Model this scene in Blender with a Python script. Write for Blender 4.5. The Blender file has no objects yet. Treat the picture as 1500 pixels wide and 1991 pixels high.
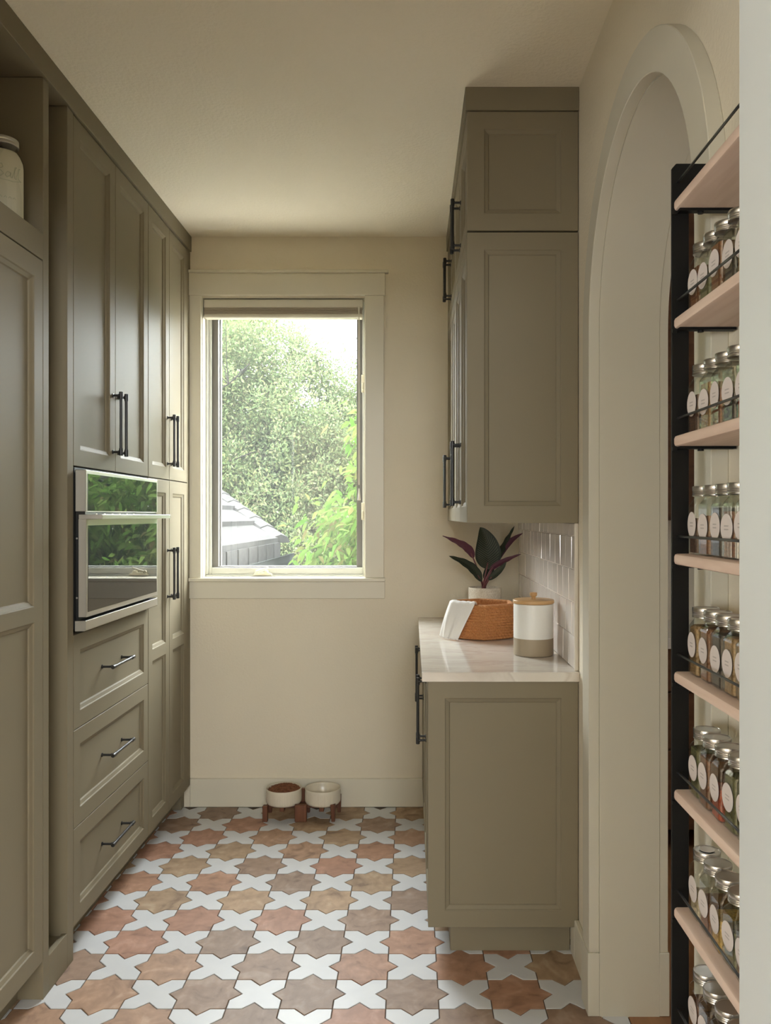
import bpy, bmesh, math, random
import numpy as np
from mathutils import Vector, Matrix, Quaternion

random.seed(7); np.random.seed(7)
SC = bpy.context.scene
COL = SC.collection
PI = math.pi
H = 1.41                       # eye height of the camera

# ------------------------------------------------------------------ camera
cam_d = bpy.data.cameras.new('camera')
cam = bpy.data.objects.new('camera', cam_d); COL.objects.link(cam)
cam.location = (0, 0, H); cam.rotation_euler = (PI / 2, 0, 0)
cam_d.sensor_fit = 'VERTICAL'; cam_d.sensor_height = 36.0
cam_d.lens = 1650.0 / 1991.0 * 36.0
cam_d.shift_x = -50.0 / 1991.0
cam_d.shift_y = 7.5 / 1991.0
cam_d.clip_start = 0.02
SC.camera = cam

# ------------------------------------------------------------------ world, lights, exposure
SKY = 6.0
w = bpy.data.worlds.new('overcast_sky'); SC.world = w; w.use_nodes = True
bg = w.node_tree.nodes['Background']
bg.inputs['Color'].default_value = (0.93, 0.97, 1.0, 1); bg.inputs['Strength'].default_value = SKY

def portal(name, loc, rot, sx, sy):
    d = bpy.data.lights.new(name, 'AREA'); d.shape = 'RECTANGLE'; d.size = sx; d.size_y = sy
    d.cycles.is_portal = True
    o = bpy.data.objects.new(name, d); COL.objects.link(o); o.location = loc; o.rotation_euler = rot
    return o
portal('pantry_window_portal', (-0.62, 4.30, 1.79), (-PI / 2, 0, 0), 0.84, 1.40)
portal('hall_fill_portal', (.55, -3.3, 2.18), (PI / 2, 0, 0), 1.6, .86)  # added opening high in the hall end wall, for fill light
portal('hall_side_fill_portal', (-2.15, -1.7, 1.4), (0, -PI / 2, 0), 1.0, .9)  # added side opening, fills the end panels and arch jamb
portal('kitchen_fill_portal', (4.1, 2.4, 1.5), (0, PI / 2, 0), 0.5, 0.5)  # added opening in the unseen kitchen wall, for fill light

SC.view_settings.view_transform = 'Standard'; SC.view_settings.look = 'None'
SC.view_settings.gamma = 1.0; SC.view_settings.use_curve_mapping = False
SC.view_settings.exposure = 2.5
SC.cycles.max_bounces = 12; SC.cycles.diffuse_bounces = 6; SC.cycles.transparent_max_bounces = 24
SC.cycles.glossy_bounces = 4; SC.cycles.sample_clamp_indirect = 8.0
SC.cycles.use_denoising = True
SC.cycles.caustics_reflective = False; SC.cycles.caustics_refractive = False

# ------------------------------------------------------------------ materials
MAT = {}
def nodes_of(m):
    nt = m.node_tree
    return nt, nt.nodes, nt.links
def mk(name, col, rough=0.5, metal=0.0, spec=0.5, coat=0.0, coat_rough=0.1):
    m = bpy.data.materials.new(name); m.use_nodes = True
    b = m.node_tree.nodes['Principled BSDF']
    b.inputs['Base Color'].default_value = (*col, 1); b.inputs['Roughness'].default_value = rough
    b.inputs['Metallic'].default_value = metal; b.inputs['Specular IOR Level'].default_value = spec
    b.inputs['Coat Weight'].default_value = coat; b.inputs['Coat Roughness'].default_value = coat_rough
    MAT[name] = m
    return m
def N(m, typ, **kw):
    n = m.node_tree.nodes.new(typ)
    for k, v in kw.items():
        if k in n.inputs.keys(): n.inputs[k].default_value = v
        else: setattr(n, k, v)
    return n
def L(m, a, ao, b, bi): m.node_tree.links.new(a.outputs[ao], b.inputs[bi])
def bsdf(m): return m.node_tree.nodes['Principled BSDF']
def coords(m, scale=(1, 1, 1), kind='Object', rnd=False):
    tc = N(m, 'ShaderNodeTexCoord'); mp = N(m, 'ShaderNodeMapping'); mp.inputs['Scale'].default_value = scale
    L(m, tc, kind, mp, 'Vector')
    if rnd:
        oi = N(m, 'ShaderNodeObjectInfo'); mu = N(m, 'ShaderNodeMath', operation='MULTIPLY'); mu.inputs[1].default_value = 37.0
        L(m, oi, 'Random', mu, 0); L(m, mu, 0, mp, 'Location')
    return mp
def ramp(m, stops, interp='LINEAR'):
    r = N(m, 'ShaderNodeValToRGB'); cr = r.color_ramp; cr.interpolation = interp
    while len(cr.elements) < len(stops): cr.elements.new(0.5)
    for e, (p, c) in zip(cr.elements, stops): e.position = p; e.color = (*c, 1)
    return r
def add_bump(m, scale, strength, dist=0.002, detail=2.0, map_scale=(1, 1, 1), kind='Object'):
    mp = coords(m, map_scale, kind)
    n = N(m, 'ShaderNodeTexNoise'); n.inputs['Scale'].default_value = scale; n.inputs['Detail'].default_value = detail
    b = N(m, 'ShaderNodeBump'); b.inputs['Strength'].default_value = strength; b.inputs['Distance'].default_value = dist
    L(m, mp, 'Vector', n, 'Vector'); L(m, n, 'Fac', b, 'Height'); L(m, b, 'Normal', bsdf(m), 'Normal')
    return n
def noise_color(m, stops, scale=5, detail=4, map_scale=(1, 1, 1), rnd=False, dist=0.0):
    mp = coords(m, map_scale, rnd=rnd)
    n = N(m, 'ShaderNodeTexNoise'); n.inputs['Scale'].default_value = scale; n.inputs['Detail'].default_value = detail
    n.inputs['Distortion'].default_value = dist
    r = ramp(m, stops)
    L(m, mp, 'Vector', n, 'Vector'); L(m, n, 'Fac', r, 'Fac'); L(m, r, 'Color', bsdf(m), 'Base Color')
    return n, r

CAB = (0.230, 0.197, 0.134)
m = mk('cabinet_paint', CAB, 0.54, 0, 0.16); add_bump(m, 90, 0.02, 0.001)
m = mk('wall_paint', (0.79, 0.725, 0.585), 0.75); add_bump(m, 95, 0.35, 0.004, 3)
m = mk('ceiling_paint', (0.86, 0.80, 0.67), 0.85); add_bump(m, 80, 0.45, 0.005, 3)
mk('trim_paint', (0.74, 0.70, 0.58), 0.38)
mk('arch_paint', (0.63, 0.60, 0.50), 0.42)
mk('jamb_white', (0.58, 0.62, 0.64), 0.4)
mk('vinyl_white', (0.60, 0.60, 0.54), 0.35)
mk('sash_dark', (0.20, 0.19, 0.17), 0.45)
mk('blind_fabric', (0.46, 0.41, 0.33), 0.9)
mk('blind_rail', (0.72, 0.68, 0.57), 0.4)
mk('hardware_almond', (0.70, 0.65, 0.50), 0.35)
mk('black_metal', (0.012, 0.012, 0.012), 0.38, 0.0, 0.6)
mk('rack_metal', (0.006, 0.006, 0.006), 0.5, 0.0, 0.25)
mk('rail_metal', (0.10, 0.10, 0.10), 0.35, 0.8)
m = mk('brushed_steel', (0.58, 0.555, 0.50), 0.40, 1.0)
mk('steel_dark', (0.03, 0.03, 0.03), 0.5, 0.3)
mk('black_glass', (0.003, 0.003, 0.003), 0.012, 0.0, 0.9, 0.0, 0.01)
mk('black_plastic', (0.008, 0.008, 0.008), 0.4)
m = mk('tile_white', (0.74, 0.745, 0.75), 0.42)
noise_color(m, [(0.3, (0.60, 0.61, 0.63)), (0.7, (0.64, 0.65, 0.665))], 14, 3, rnd=True)
mk('darkened_wall_paint', (0.34, 0.30, 0.235), 0.8)  # wall colour darkened so the strong hall light doesn't blow it out
mk('hall_floor', (0.42, 0.36, 0.29), 0.6)
m = mk('grout_floor', (0.115, 0.085, 0.065), 0.95)
# terracotta: colour of each tile from its own random number, clouded and streaked
m = mk('tile_terracotta', (0.4, 0.25, 0.17), 0.55)
oi = N(m, 'ShaderNodeObjectInfo')
r1 = ramp(m, [(0.0, (0.395, 0.222, 0.142)), (0.18, (0.42, 0.285, 0.175)), (0.36, (0.29, 0.20, 0.145)), (0.44, (0.405, 0.252, 0.162)),
              (0.62, (0.38, 0.265, 0.168)), (0.80, (0.39, 0.212, 0.142)), (0.92, (0.32, 0.215, 0.152))], 'CONSTANT')
L(m, oi, 'Random', r1, 'Fac')
mp = coords(m, (1, 1, 1), rnd=True)
n1 = N(m, 'ShaderNodeTexNoise'); n1.inputs['Scale'].default_value = 11; n1.inputs['Detail'].default_value = 6; n1.inputs['Distortion'].default_value = 1.2
L(m, mp, 'Vector', n1, 'Vector')
r2 = ramp(m, [(0.28, (0.50, 0.45, 0.44)), (0.43, (0.93, 0.92, 0.91)), (0.56, (1.04, 1.04, 1.04)), (0.68, (1.25, 1.36, 1.45))])
L(m, n1, 'Fac', r2, 'Fac')
mx = N(m, 'ShaderNodeMixRGB', blend_type='MULTIPLY'); mx.inputs['Fac'].default_value = 0.85
L(m, r1, 'Color', mx, 'Color1'); L(m, r2, 'Color', mx, 'Color2')
mp2 = coords(m, (1, 1.6, 1), rnd=True)
n2 = N(m, 'ShaderNodeTexNoise'); n2.inputs['Scale'].default_value = 26; n2.inputs['Detail'].default_value = 8
L(m, mp2, 'Vector', n2, 'Vector')
r3 = ramp(m, [(0.35, (0.86, 0.84, 0.83)), (0.65, (1.08, 1.08, 1.08))]); L(m, n2, 'Fac', r3, 'Fac')
mx2 = N(m, 'ShaderNodeMixRGB', blend_type='MULTIPLY'); mx2.inputs['Fac'].default_value = 0.8
L(m, mx, 'Color', mx2, 'Color1'); L(m, r3, 'Color', mx2, 'Color2'); L(m, mx2, 'Color', bsdf(m), 'Base Color')
bp = N(m, 'ShaderNodeBump'); bp.inputs['Strength'].default_value = 0.15; bp.inputs['Distance'].default_value = 0.002
L(m, n2, 'Fac', bp, 'Height'); L(m, bp, 'Normal', bsdf(m), 'Normal')
# quartzite worktop
m = mk('quartzite', (0.6, 0.54, 0.47), 0.10, 0, 0.5)
mp = coords(m, (0.8, 3.2, 1)); mp.inputs['Rotation'].default_value = (0, 0, 0.35)
n1 = N(m, 'ShaderNodeTexNoise'); n1.inputs['Scale'].default_value = 4.5; n1.inputs['Detail'].default_value = 8; n1.inputs['Distortion'].default_value = 0.9
L(m, mp, 'Vector', n1, 'Vector')
r1 = ramp(m, [(0.30, (0.60, 0.54, 0.47)), (0.42, (0.70, 0.65, 0.58)), (0.46, (0.61, 0.555, 0.49)), (0.50, (0.73, 0.69, 0.62)), (0.62, (0.69, 0.64, 0.57)), (0.75, (0.75, 0.715, 0.65))])
L(m, n1, 'Fac', r1, 'Fac'); L(m, r1, 'Color', bsdf(m), 'Base Color')
# zellige tile
m = mk('zellige', (0.6, 0.54, 0.48), 0.12, 0, 0.5)
n, r = noise_color(m, [(0.25, (0.70, 0.63, 0.58)), (0.5, (0.77, 0.71, 0.66)), (0.75, (0.81, 0.76, 0.72))], 3.0, 3, (1, 1, 0.35), rnd=True)
mp = coords(m, (1, 1, 0.4), rnd=True)
n3 = N(m, 'ShaderNodeTexNoise'); n3.inputs['Scale'].default_value = 34; n3.inputs['Detail'].default_value = 2
b3 = N(m, 'ShaderNodeBump'); b3.inputs['Strength'].default_value = 0.12; b3.inputs['Distance'].default_value = 0.004
L(m, mp, 'Vector', n3, 'Vector'); L(m, n3, 'Fac', b3, 'Height'); L(m, b3, 'Normal', bsdf(m), 'Normal')
mk('zellige_grout', (0.66, 0.61, 0.53), 0.9)
def wood(name, c0, c1, c2, rough=0.5, axis='Y', scale=1.0):
    m = mk(name, c1, rough)
    s = {'X': (1.5, 22, 22), 'Y': (22, 1.5, 22), 'Z': (22, 22, 1.5)}[axis]
    n, r = noise_color(m, [(0.3, c0), (0.5, c1), (0.7, c2)], 2.2 * scale, 5, s, rnd=True, dist=0.4)
    return m
wood('oak_shelf', (0.62, 0.46, 0.375), (0.70, 0.54, 0.45), (0.76, 0.61, 0.52), 0.6, 'Y')
wood('acacia', (0.085, 0.028, 0.012), (0.13, 0.045, 0.02), (0.19, 0.07, 0.03), 0.5, 'Z')
wood('bamboo', (0.50, 0.29, 0.115), (0.56, 0.34, 0.15), (0.62, 0.40, 0.19), 0.4, 'X')
wood('walnut_cabinet', (0.09, 0.038, 0.016), (0.13, 0.057, 0.024), (0.17, 0.08, 0.035), 0.45, 'X', 0.6)
wood('wood_floor', (0.24, 0.11, 0.045), (0.31, 0.15, 0.065), (0.38, 0.19, 0.085), 0.35, 'Y', 0.5)
mk('ceramic_cream', (0.70, 0.64, 0.52), 0.25)
m = mk('pot_speckle', (0.66, 0.60, 0.49), 0.7)
mp = coords(m, (1, 1, 1)); v = N(m, 'ShaderNodeTexNoise'); v.inputs['Scale'].default_value = 190; v.inputs['Detail'].default_value = 3
r = ramp(m, [(0.40, (0.60, 0.53, 0.42)), (0.52, (0.68, 0.62, 0.51)), (0.66, (0.76, 0.71, 0.60))])
L(m, mp, 'Vector', v, 'Vector'); L(m, v, 'Fac', r, 'Fac'); L(m, r, 'Color', bsdf(m), 'Base Color')
mk('canister_white', (0.80, 0.79, 0.75), 0.35)
mk('canister_tan', (0.36, 0.29, 0.20), 0.5)
m = mk('linen', (0.80, 0.77, 0.73), 0.95)
add_bump(m, 320, 0.4, 0.002, 2, (1, 1, 2.5))
m = mk('seagrass', (0.45, 0.19, 0.06), 0.8)
noise_color(m, [(0.3, (0.36, 0.145, 0.045)), (0.5, (0.50, 0.215, 0.072)), (0.72, (0.60, 0.29, 0.11))], 240, 3)
m = mk('kibble', (0.10, 0.035, 0.015), 0.8); noise_color(m, [(0.3, (0.12, 0.042, 0.017)), (0.7, (0.26, 0.10, 0.042))], 80, 2)
mk('soil', (0.03, 0.02, 0.015), 0.95)
mk('stem', (0.17, 0.055, 0.06), 0.5)
mk('lid_metal', (0.62, 0.61, 0.60), 0.28, 1.0)
mk('lid_worn', (0.55, 0.54, 0.50), 0.4, 1.0)
mk('lid_pad', (0.80, 0.80, 0.80), 0.6)
mk('flour', (0.72, 0.66, 0.53), 0.95)
for nm, c in {'cinnamon': (0.19, 0.075, 0.03), 'mustard': (0.48, 0.29, 0.06), 'herb': (0.13, 0.12, 0.045), 'paprika': (0.36, 0.06, 0.02),
              'pepper': (0.06, 0.045, 0.035), 'cumin': (0.29, 0.17, 0.07), 'clove': (0.10, 0.045, 0.025), 'garlic': (0.55, 0.45, 0.30)}.items():
    m = mk('spice_' + nm, c, 0.9)
    noise_color(m, [(0.3, tuple(x * 0.6 for x in c)), (0.7, tuple(min(1, x * 1.3) for x in c))], 260, 2)
# thin glass: clear pane + mirror reflection by Fresnel
def glass(name, ior=1.5, tint=(0.97, 0.98, 0.97), veil=0.0):
    m = bpy.data.materials.new(name); m.use_nodes = True; nt = m.node_tree
    for n in list(nt.nodes): nt.nodes.remove(n)
    out = N(m, 'ShaderNodeOutputMaterial'); tr = N(m, 'ShaderNodeBsdfTransparent'); tr.inputs['Color'].default_value = (*tint, 1)
    gl = N(m, 'ShaderNodeBsdfGlossy'); gl.inputs['Roughness'].default_value = 0.01
    # Schlick reflectance from the angle of incidence, the same on both sides of the sheet
    f0 = ((ior - 1) / (ior + 1)) ** 2
    ge = N(m, 'ShaderNodeNewGeometry'); dt = N(m, 'ShaderNodeVectorMath', operation='DOT_PRODUCT'); L(m, ge, 'Normal', dt, 0); L(m, ge, 'Incoming', dt, 1)
    ab = N(m, 'ShaderNodeMath', operation='ABSOLUTE'); L(m, dt, 'Value', ab, 0)
    om = N(m, 'ShaderNodeMath', operation='SUBTRACT'); om.inputs[0].default_value = 1.0; om.use_clamp = True; L(m, ab, 0, om, 1)
    pw = N(m, 'ShaderNodeMath', operation='POWER'); pw.inputs[1].default_value = 5.0; L(m, om, 0, pw, 0)
    fr = N(m, 'ShaderNodeMath', operation='MULTIPLY_ADD'); fr.inputs[1].default_value = 1 - f0; fr.inputs[2].default_value = f0; L(m, pw, 0, fr, 0)
    mix = N(m, 'ShaderNodeMixShader')
    L(m, fr, 0, mix, 'Fac'); L(m, tr, 'BSDF', mix, 1); L(m, gl, 'BSDF', mix, 2); L(m, mix, 'Shader', out, 'Surface')
    MAT[name] = m
    return m
glass('window_glass', 1.45)
glass('jar_glass', 2.0, (0.95, 0.97, 0.94))
# insect screen: fine light mesh, mostly open
m = bpy.data.materials.new('insect_screen'); m.use_nodes = True
for n in list(m.node_tree.nodes): m.node_tree.nodes.remove(n)
out = N(m, 'ShaderNodeOutputMaterial'); tr = N(m, 'ShaderNodeBsdfTransparent'); df = N(m, 'ShaderNodeBsdfTranslucent'); df.inputs['Color'].default_value = (0.55, 0.56, 0.55, 1)
mix = N(m, 'ShaderNodeMixShader'); mix.inputs['Fac'].default_value = 0.029
L(m, tr, 'BSDF', mix, 1); L(m, df, 'BSDF', mix, 2); L(m, mix, 'Shader', out, 'Surface'); MAT['insect_screen'] = m
# label with two small lines of grey print
m = mk('jar_label', (0.66, 0.60, 0.58), 0.8)
tc = N(m, 'ShaderNodeTexCoord'); sp = N(m, 'ShaderNodeSeparateXYZ'); L(m, tc, 'Object', sp, 'Vector')
def band(m, sock, lo, hi):
    a = N(m, 'ShaderNodeMath', operation='GREATER_THAN'); a.inputs[1].default_value = lo
    b = N(m, 'ShaderNodeMath', operation='LESS_THAN'); b.inputs[1].default_value = hi
    c = N(m, 'ShaderNodeMath', operation='MULTIPLY')
    L(m, sp, sock, a, 0); L(m, sp, sock, b, 0); L(m, a, 0, c, 0); L(m, b, 0, c, 1)
    return c
y1 = band(m, 'Y', -0.007, 0.008); z1 = band(m, 'Z', 0.0215, 0.0235); z2 = band(m, 'Z', 0.0165, 0.0185)
za = N(m, 'ShaderNodeMath', operation='ADD'); L(m, z1, 0, za, 0); L(m, z2, 0, za, 1)
nz = N(m, 'ShaderNodeTexNoise'); nz.inputs['Scale'].default_value = 900
L(m, tc, 'Object', nz, 'Vector')
zz = N(m, 'ShaderNodeMath', operation='MULTIPLY'); L(m, za, 0, zz, 0); L(m, y1, 0, zz, 1)
zn = N(m, 'ShaderNodeMath', operation='MULTIPLY'); L(m, zz, 0, zn, 0); L(m, nz, 'Fac', zn, 1)
mx = N(m, 'ShaderNodeMixRGB'); mx.inputs['Color1'].default_value = (0.66, 0.60, 0.58, 1); mx.inputs['Color2'].default_value = (0.20, 0.18, 0.18, 1)
L(m, zn, 0, mx, 'Fac'); L(m, mx, 'Color', bsdf(m), 'Base Color')
# outdoor
def leafmat(name, cols, trans=0.35):
    m = bpy.data.materials.new(name); m.use_nodes = True
    for n in list(m.node_tree.nodes): m.node_tree.nodes.remove(n)
    out = N(m, 'ShaderNodeOutputMaterial'); g = N(m, 'ShaderNodeNewGeometry')
    r = ramp(m, [(i / (len(cols) - 1), c) for i, c in enumerate(cols)])
    L(m, g, 'Random Per Island', r, 'Fac')
    d = N(m, 'ShaderNodeBsdfDiffuse'); t = N(m, 'ShaderNodeBsdfTranslucent'); gl = N(m, 'ShaderNodeBsdfGlossy'); gl.inputs['Roughness'].default_value = 0.35
    L(m, r, 'Color', d, 'Color'); L(m, r, 'Color', t, 'Color')
    a = N(m, 'ShaderNodeMixShader'); a.inputs['Fac'].default_value = trans
    b = N(m, 'ShaderNodeMixShader'); b.inputs['Fac'].default_value = 0.0
    L(m, d, 'BSDF', a, 1); L(m, t, 'BSDF', a, 2); L(m, a, 'Shader', b, 1); L(m, gl, 'BSDF', b, 2); L(m, b, 'Shader', out, 'Surface')
    MAT[name] = m
leafmat('leaf_pale', [(0.044, 0.064, 0.030), (0.076, 0.103, 0.042), (0.084, 0.107, 0.058), (0.108, 0.123, 0.052), (0.084, 0.078, 0.05)])
leafmat('leaf_cherry', [(0.036, 0.080, 0.014), (0.055, 0.108, 0.020), (0.072, 0.125, 0.028), (0.09, 0.135, 0.034), (0.085, 0.075, 0.03)], 0.45)
leafmat('leaf_dark', [(0.022, 0.032, 0.022), (0.042, 0.055, 0.038), (0.066, 0.072, 0.056)], 0.2)
leafmat('leaf_far', [(0.045, 0.065, 0.034), (0.06, 0.082, 0.042), (0.07, 0.09, 0.052)], 0.25)
mk('bark', (0.02, 0.018, 0.017), 0.9, 0, 0.0)
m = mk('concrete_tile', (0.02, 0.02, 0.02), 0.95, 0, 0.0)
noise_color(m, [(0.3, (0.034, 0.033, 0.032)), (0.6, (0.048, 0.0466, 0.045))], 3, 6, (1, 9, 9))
mk('reflector_pale', (0.55, 0.52, 0.47), 0.9)
mk('gutter_metal', (0.030, 0.033, 0.032), 0.8, 0, 0.0)
m = mk('ground', (0.20, 0.22, 0.12), 0.95)
noise_color(m, [(0.3, (0.40, 0.37, 0.32)), (0.7, (0.46, 0.43, 0.37))], 0.6, 5)
# plant leaf: dark green with pale ribs above, purple below
m = mk('plant_leaf', (0.02, 0.03, 0.018), 0.45, 0, 0.3)
uv = N(m, 'ShaderNodeUVMap', uv_map='uv'); sp2 = N(m, 'ShaderNodeSeparateXYZ'); L(m, uv, 'UV', sp2, 'Vector')
ab = N(m, 'ShaderNodeMath', operation='ABSOLUTE'); L(m, sp2, 'Y', ab, 0)
sl = N(m, 'ShaderNodeMath', operation='MULTIPLY'); sl.inputs[1].default_value = -0.24; L(m, ab, 0, sl, 0)
su = N(m, 'ShaderNodeMath', operation='ADD'); L(m, sp2, 'X', su, 0); L(m, sl, 0, su, 1)
fq = N(m, 'ShaderNodeMath', operation='MULTIPLY'); fq.inputs[1].default_value = 116.0; L(m, su, 0, fq, 0)
sn = N(m, 'ShaderNodeMath', operation='SINE'); L(m, fq, 0, sn, 0)
gt = N(m, 'ShaderNodeMath', operation='GREATER_THAN'); gt.inputs[1].default_value = 0.72; L(m, sn, 0, gt, 0)
lt = N(m, 'ShaderNodeMath', operation='LESS_THAN'); lt.inputs[1].default_value = 0.82; L(m, ab, 0, lt, 0)
st = N(m, 'ShaderNodeMath', operation='MULTIPLY'); L(m, gt, 0, st, 0); L(m, lt, 0, st, 1)
sg = N(m, 'ShaderNodeMath', operation='MULTIPLY'); sg.inputs[1].default_value = 0.55; L(m, st, 0, sg, 0)
top = N(m, 'ShaderNodeMixRGB'); top.inputs['Color1'].default_value = (0.016, 0.026, 0.015, 1); top.inputs['Color2'].default_value = (0.17, 0.17, 0.12, 1); L(m, sg, 0, top, 'Fac')
ge = N(m, 'ShaderNodeNewGeometry'); mxb = N(m, 'ShaderNodeMixRGB'); mxb.inputs['Color2'].default_value = (0.085, 0.024, 0.044, 1)
L(m, ge, 'Backfacing', mxb, 'Fac'); L(m, top, 'Color', mxb, 'Color1'); L(m, mxb, 'Color', bsdf(m), 'Base Color')

# ------------------------------------------------------------------ mesh helpers
class MB:
    def __init__(s): s.v = []; s.f = []; s.mi = []
    def add(s, vs, fs):
        n = len(s.v); s.v.extend([tuple(v) for v in vs]); s.f.extend([tuple(i + n for i in f) for f in fs]); return s
    def box(s, x0, x1, y0, y1, z0, z1):
        return s.add([(x0, y0, z0), (x1, y0, z0), (x1, y1, z0), (x0, y1, z0), (x0, y0, z1), (x1, y0, z1), (x1, y1, z1), (x0, y1, z1)],
                     [(0, 3, 2, 1), (4, 5, 6, 7), (0, 1, 5, 4), (1, 2, 6, 5), (2, 3, 7, 6), (3, 0, 4, 7)])
    def prism(s, poly, fn, d0, d1):
        """polygon (a,b) list, fn(a,b,d)->xyz, between depths d0 and d1"""
        n = len(poly)
        vs = [fn(a, b, d0) for a, b in poly] + [fn(a, b, d1) for a, b in poly]
        fs = [tuple(range(n)), tuple(range(2 * n - 1, n - 1, -1))] + [(i, (i + 1) % n, n + (i + 1) % n, n + i) for i in range(n)]
        return s.add(vs, fs)
    def lathe(s, prof, c=(0, 0, 0), seg=32, rmod=None, cap0=True, cap1=True):
        vs = []; fs = []
        for k, (r, z) in enumerate(prof):
            for i in range(seg):
                a = 2 * PI * i / seg; rr = r * (rmod(a, k) if rmod else 1.0)
                vs.append((c[0] + rr * math.cos(a), c[1] + rr * math.sin(a), c[2] + z))
        for k in range(len(prof) - 1):
            for i in range(seg):
                j = (i + 1) % seg
                fs.append((k * seg + i, k * seg + j, (k + 1) * seg + j, (k + 1) * seg + i))
        if cap0: fs.append(tuple(range(seg - 1, -1, -1)))
        if cap1: fs.append(tuple((len(prof) - 1) * seg + i for i in range(seg)))
        return s.add(vs, fs)
    def tube(s, pts, r, seg=8, caps=True):
        pts = [Vector(p) for p in pts]; n = len(pts)
        rs = r if isinstance(r, (list, tuple)) else [r] * n
        vs = []; fs = []
        t0 = (pts[1] - pts[0]).normalized()
        up = Vector((0, 0, 1)) if abs(t0.z) < 0.9 else Vector((1, 0, 0))
        nrm = t0.cross(up).normalized()
        for k in range(n):
            t = (pts[min(k + 1, n - 1)] - pts[max(k - 1, 0)]).normalized()
            nrm = (nrm - t * nrm.dot(t)).normalized(); b = t.cross(nrm)
            for i in range(seg):
                a = 2 * PI * i / seg
                vs.append(pts[k] + (nrm * math.cos(a) + b * math.sin(a)) * rs[k])
        for k in range(n - 1):
            for i in range(seg):
                j = (i + 1) % seg
                fs.append((k * seg + i, k * seg + j, (k + 1) * seg + j, (k + 1) * seg + i))
        if caps:
            fs.append(tuple(range(seg - 1, -1, -1))); fs.append(tuple((n - 1) * seg + i for i in range(seg)))
        return s.add(vs, fs)

WL = {}
def tag(o, label=None, cat=None, group=None, kind=None):
    if label: o['label'] = label
    if cat: o['category'] = cat
    if group: o['group'] = group
    if kind: o['kind'] = kind
    return o
def to_mesh(name, mb, O, recalc=True, smooth=False):
    me = bpy.data.meshes.new(name)
    me.from_pydata([(v[0] - O[0], v[1] - O[1], v[2] - O[2]) for v in mb.v], [], mb.f)
    if recalc:
        bm = bmesh.new(); bm.from_mesh(me); bmesh.ops.recalc_face_normals(bm, faces=bm.faces); bm.to_mesh(me); bm.free()
    if smooth:
        me.polygons.foreach_set('use_smooth', [True] * len(me.polygons))
    return me
def obj(name, mb, mat, parent=None, loc=None, smooth=False, bevel=0.0, seg=1, recalc=True, angle=0.6, auto=None):
    """mb in world coordinates; one mesh object, its origin at the base of the shape"""
    if loc is None:
        a = np.array(mb.v); lo = a.min(0); hi = a.max(0)
        loc = ((lo[0] + hi[0]) / 2, (lo[1] + hi[1]) / 2, lo[2])
    me = to_mesh(name, mb, loc, recalc, smooth or auto is not None)
    me.materials.append(MAT[mat])
    o = bpy.data.objects.new(name, me); COL.objects.link(o)
    pl = Vector((0, 0, 0))
    if parent is not None:
        o.parent = parent; pl = WL[parent]
    o.location = Vector(loc) - pl; WL[o] = Vector(loc)
    if auto is not None:
        bm = bmesh.new(); bm.from_mesh(me)
        for e in bm.edges:
            if len(e.link_faces) == 2 and e.calc_face_angle(0) > auto: e.smooth = False
        bm.to_mesh(me); bm.free()
    if bevel:
        b = o.modifiers.new('bevel', 'BEVEL'); b.width = bevel; b.segments = seg; b.limit_method = 'ANGLE'; b.angle_limit = angle
        b.harden_normals = False
    return o
def empty(name, loc, label=None, cat=None, group=None, kind=None):
    o = bpy.data.objects.new(name, None); COL.objects.link(o); o.location = loc; o.empty_display_size = 0.1
    WL[o] = Vector(loc)
    return tag(o, label, cat, group, kind)
def inst(name, me, parent, wloc, rot=None):
    o = bpy.data.objects.new(name, me); COL.objects.link(o)
    o.parent = parent; o.location = Vector(wloc) - (WL[parent] if parent else Vector((0, 0, 0))); WL[o] = Vector(wloc)
    if rot: o.rotation_euler = rot
    return o

# cabinet fronts -----------------------------------------------------
def left_map(n0):  return lambda u, v, n: (n0 + n, u, v)          # faces +X, u = Y
def right_map(n0): return lambda u, v, n: (n0 - n, u, v)          # faces -X, u = Y
def front_map(n0): return lambda u, v, n: (u, n0 - n, v)          # faces -Y, u = X
PROFILE = [(0.0, 0.0), (0.0025, -0.0035), (0.0135, -0.0085), (0.0155, -0.0125)]
def panel_front(fn, u0, u1, v0, v1, t=0.020, stile=0.054, openings=None):
    mb = MB(); V = {}
    def vt(u, v, n):
        k = (round(u, 5), round(v, 5), round(n, 5))
        if k not in V:
            V[k] = len(mb.v); mb.v.append(fn(u, v, n))
        return V[k]
    a, b = u0 + stile, u1 - stile
    ops = openings or [(v0 + stile, v1 - stile)]
    lev = [v0]
    for lo, hi in ops: lev += [lo, hi]
    lev.append(v1)
    F = mb.f
    F.append([vt(u0, v0, 0)] + [vt(a, z, 0) for z in lev] + [vt(u0, v1, 0)])
    F.append([vt(u1, v1, 0)] + [vt(b, z, 0) for z in reversed(lev)] + [vt(u1, v0, 0)])
    for i in range(0, len(lev), 2):
        F.append([vt(a, lev[i], 0), vt(b, lev[i], 0), vt(b, lev[i + 1], 0), vt(a, lev[i + 1], 0)])
    for lo, hi in ops:
        loops = [[vt(a + d, lo + d, n), vt(b - d, lo + d, n), vt(b - d, hi - d, n), vt(a + d, hi - d, n)] for d, n in PROFILE]
        for p, q in zip(loops, loops[1:]):
            for i in range(4): F.append([p[i], p[(i + 1) % 4], q[(i + 1) % 4], q[i]])
        F.append(loops[-1])
    edge = [(u0, v0), (a, v0), (b, v0), (u1, v0), (u1, v1), (b, v1), (a, v1), (u0, v1)]
    for i in range(8):
        p, q = edge[i], edge[(i + 1) % 8]
        F.append([vt(*p, 0), vt(*q, 0), vt(*q, -t), vt(*p, -t)])
    F.append([vt(*p, -t) for p in edge])
    return mb
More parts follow.
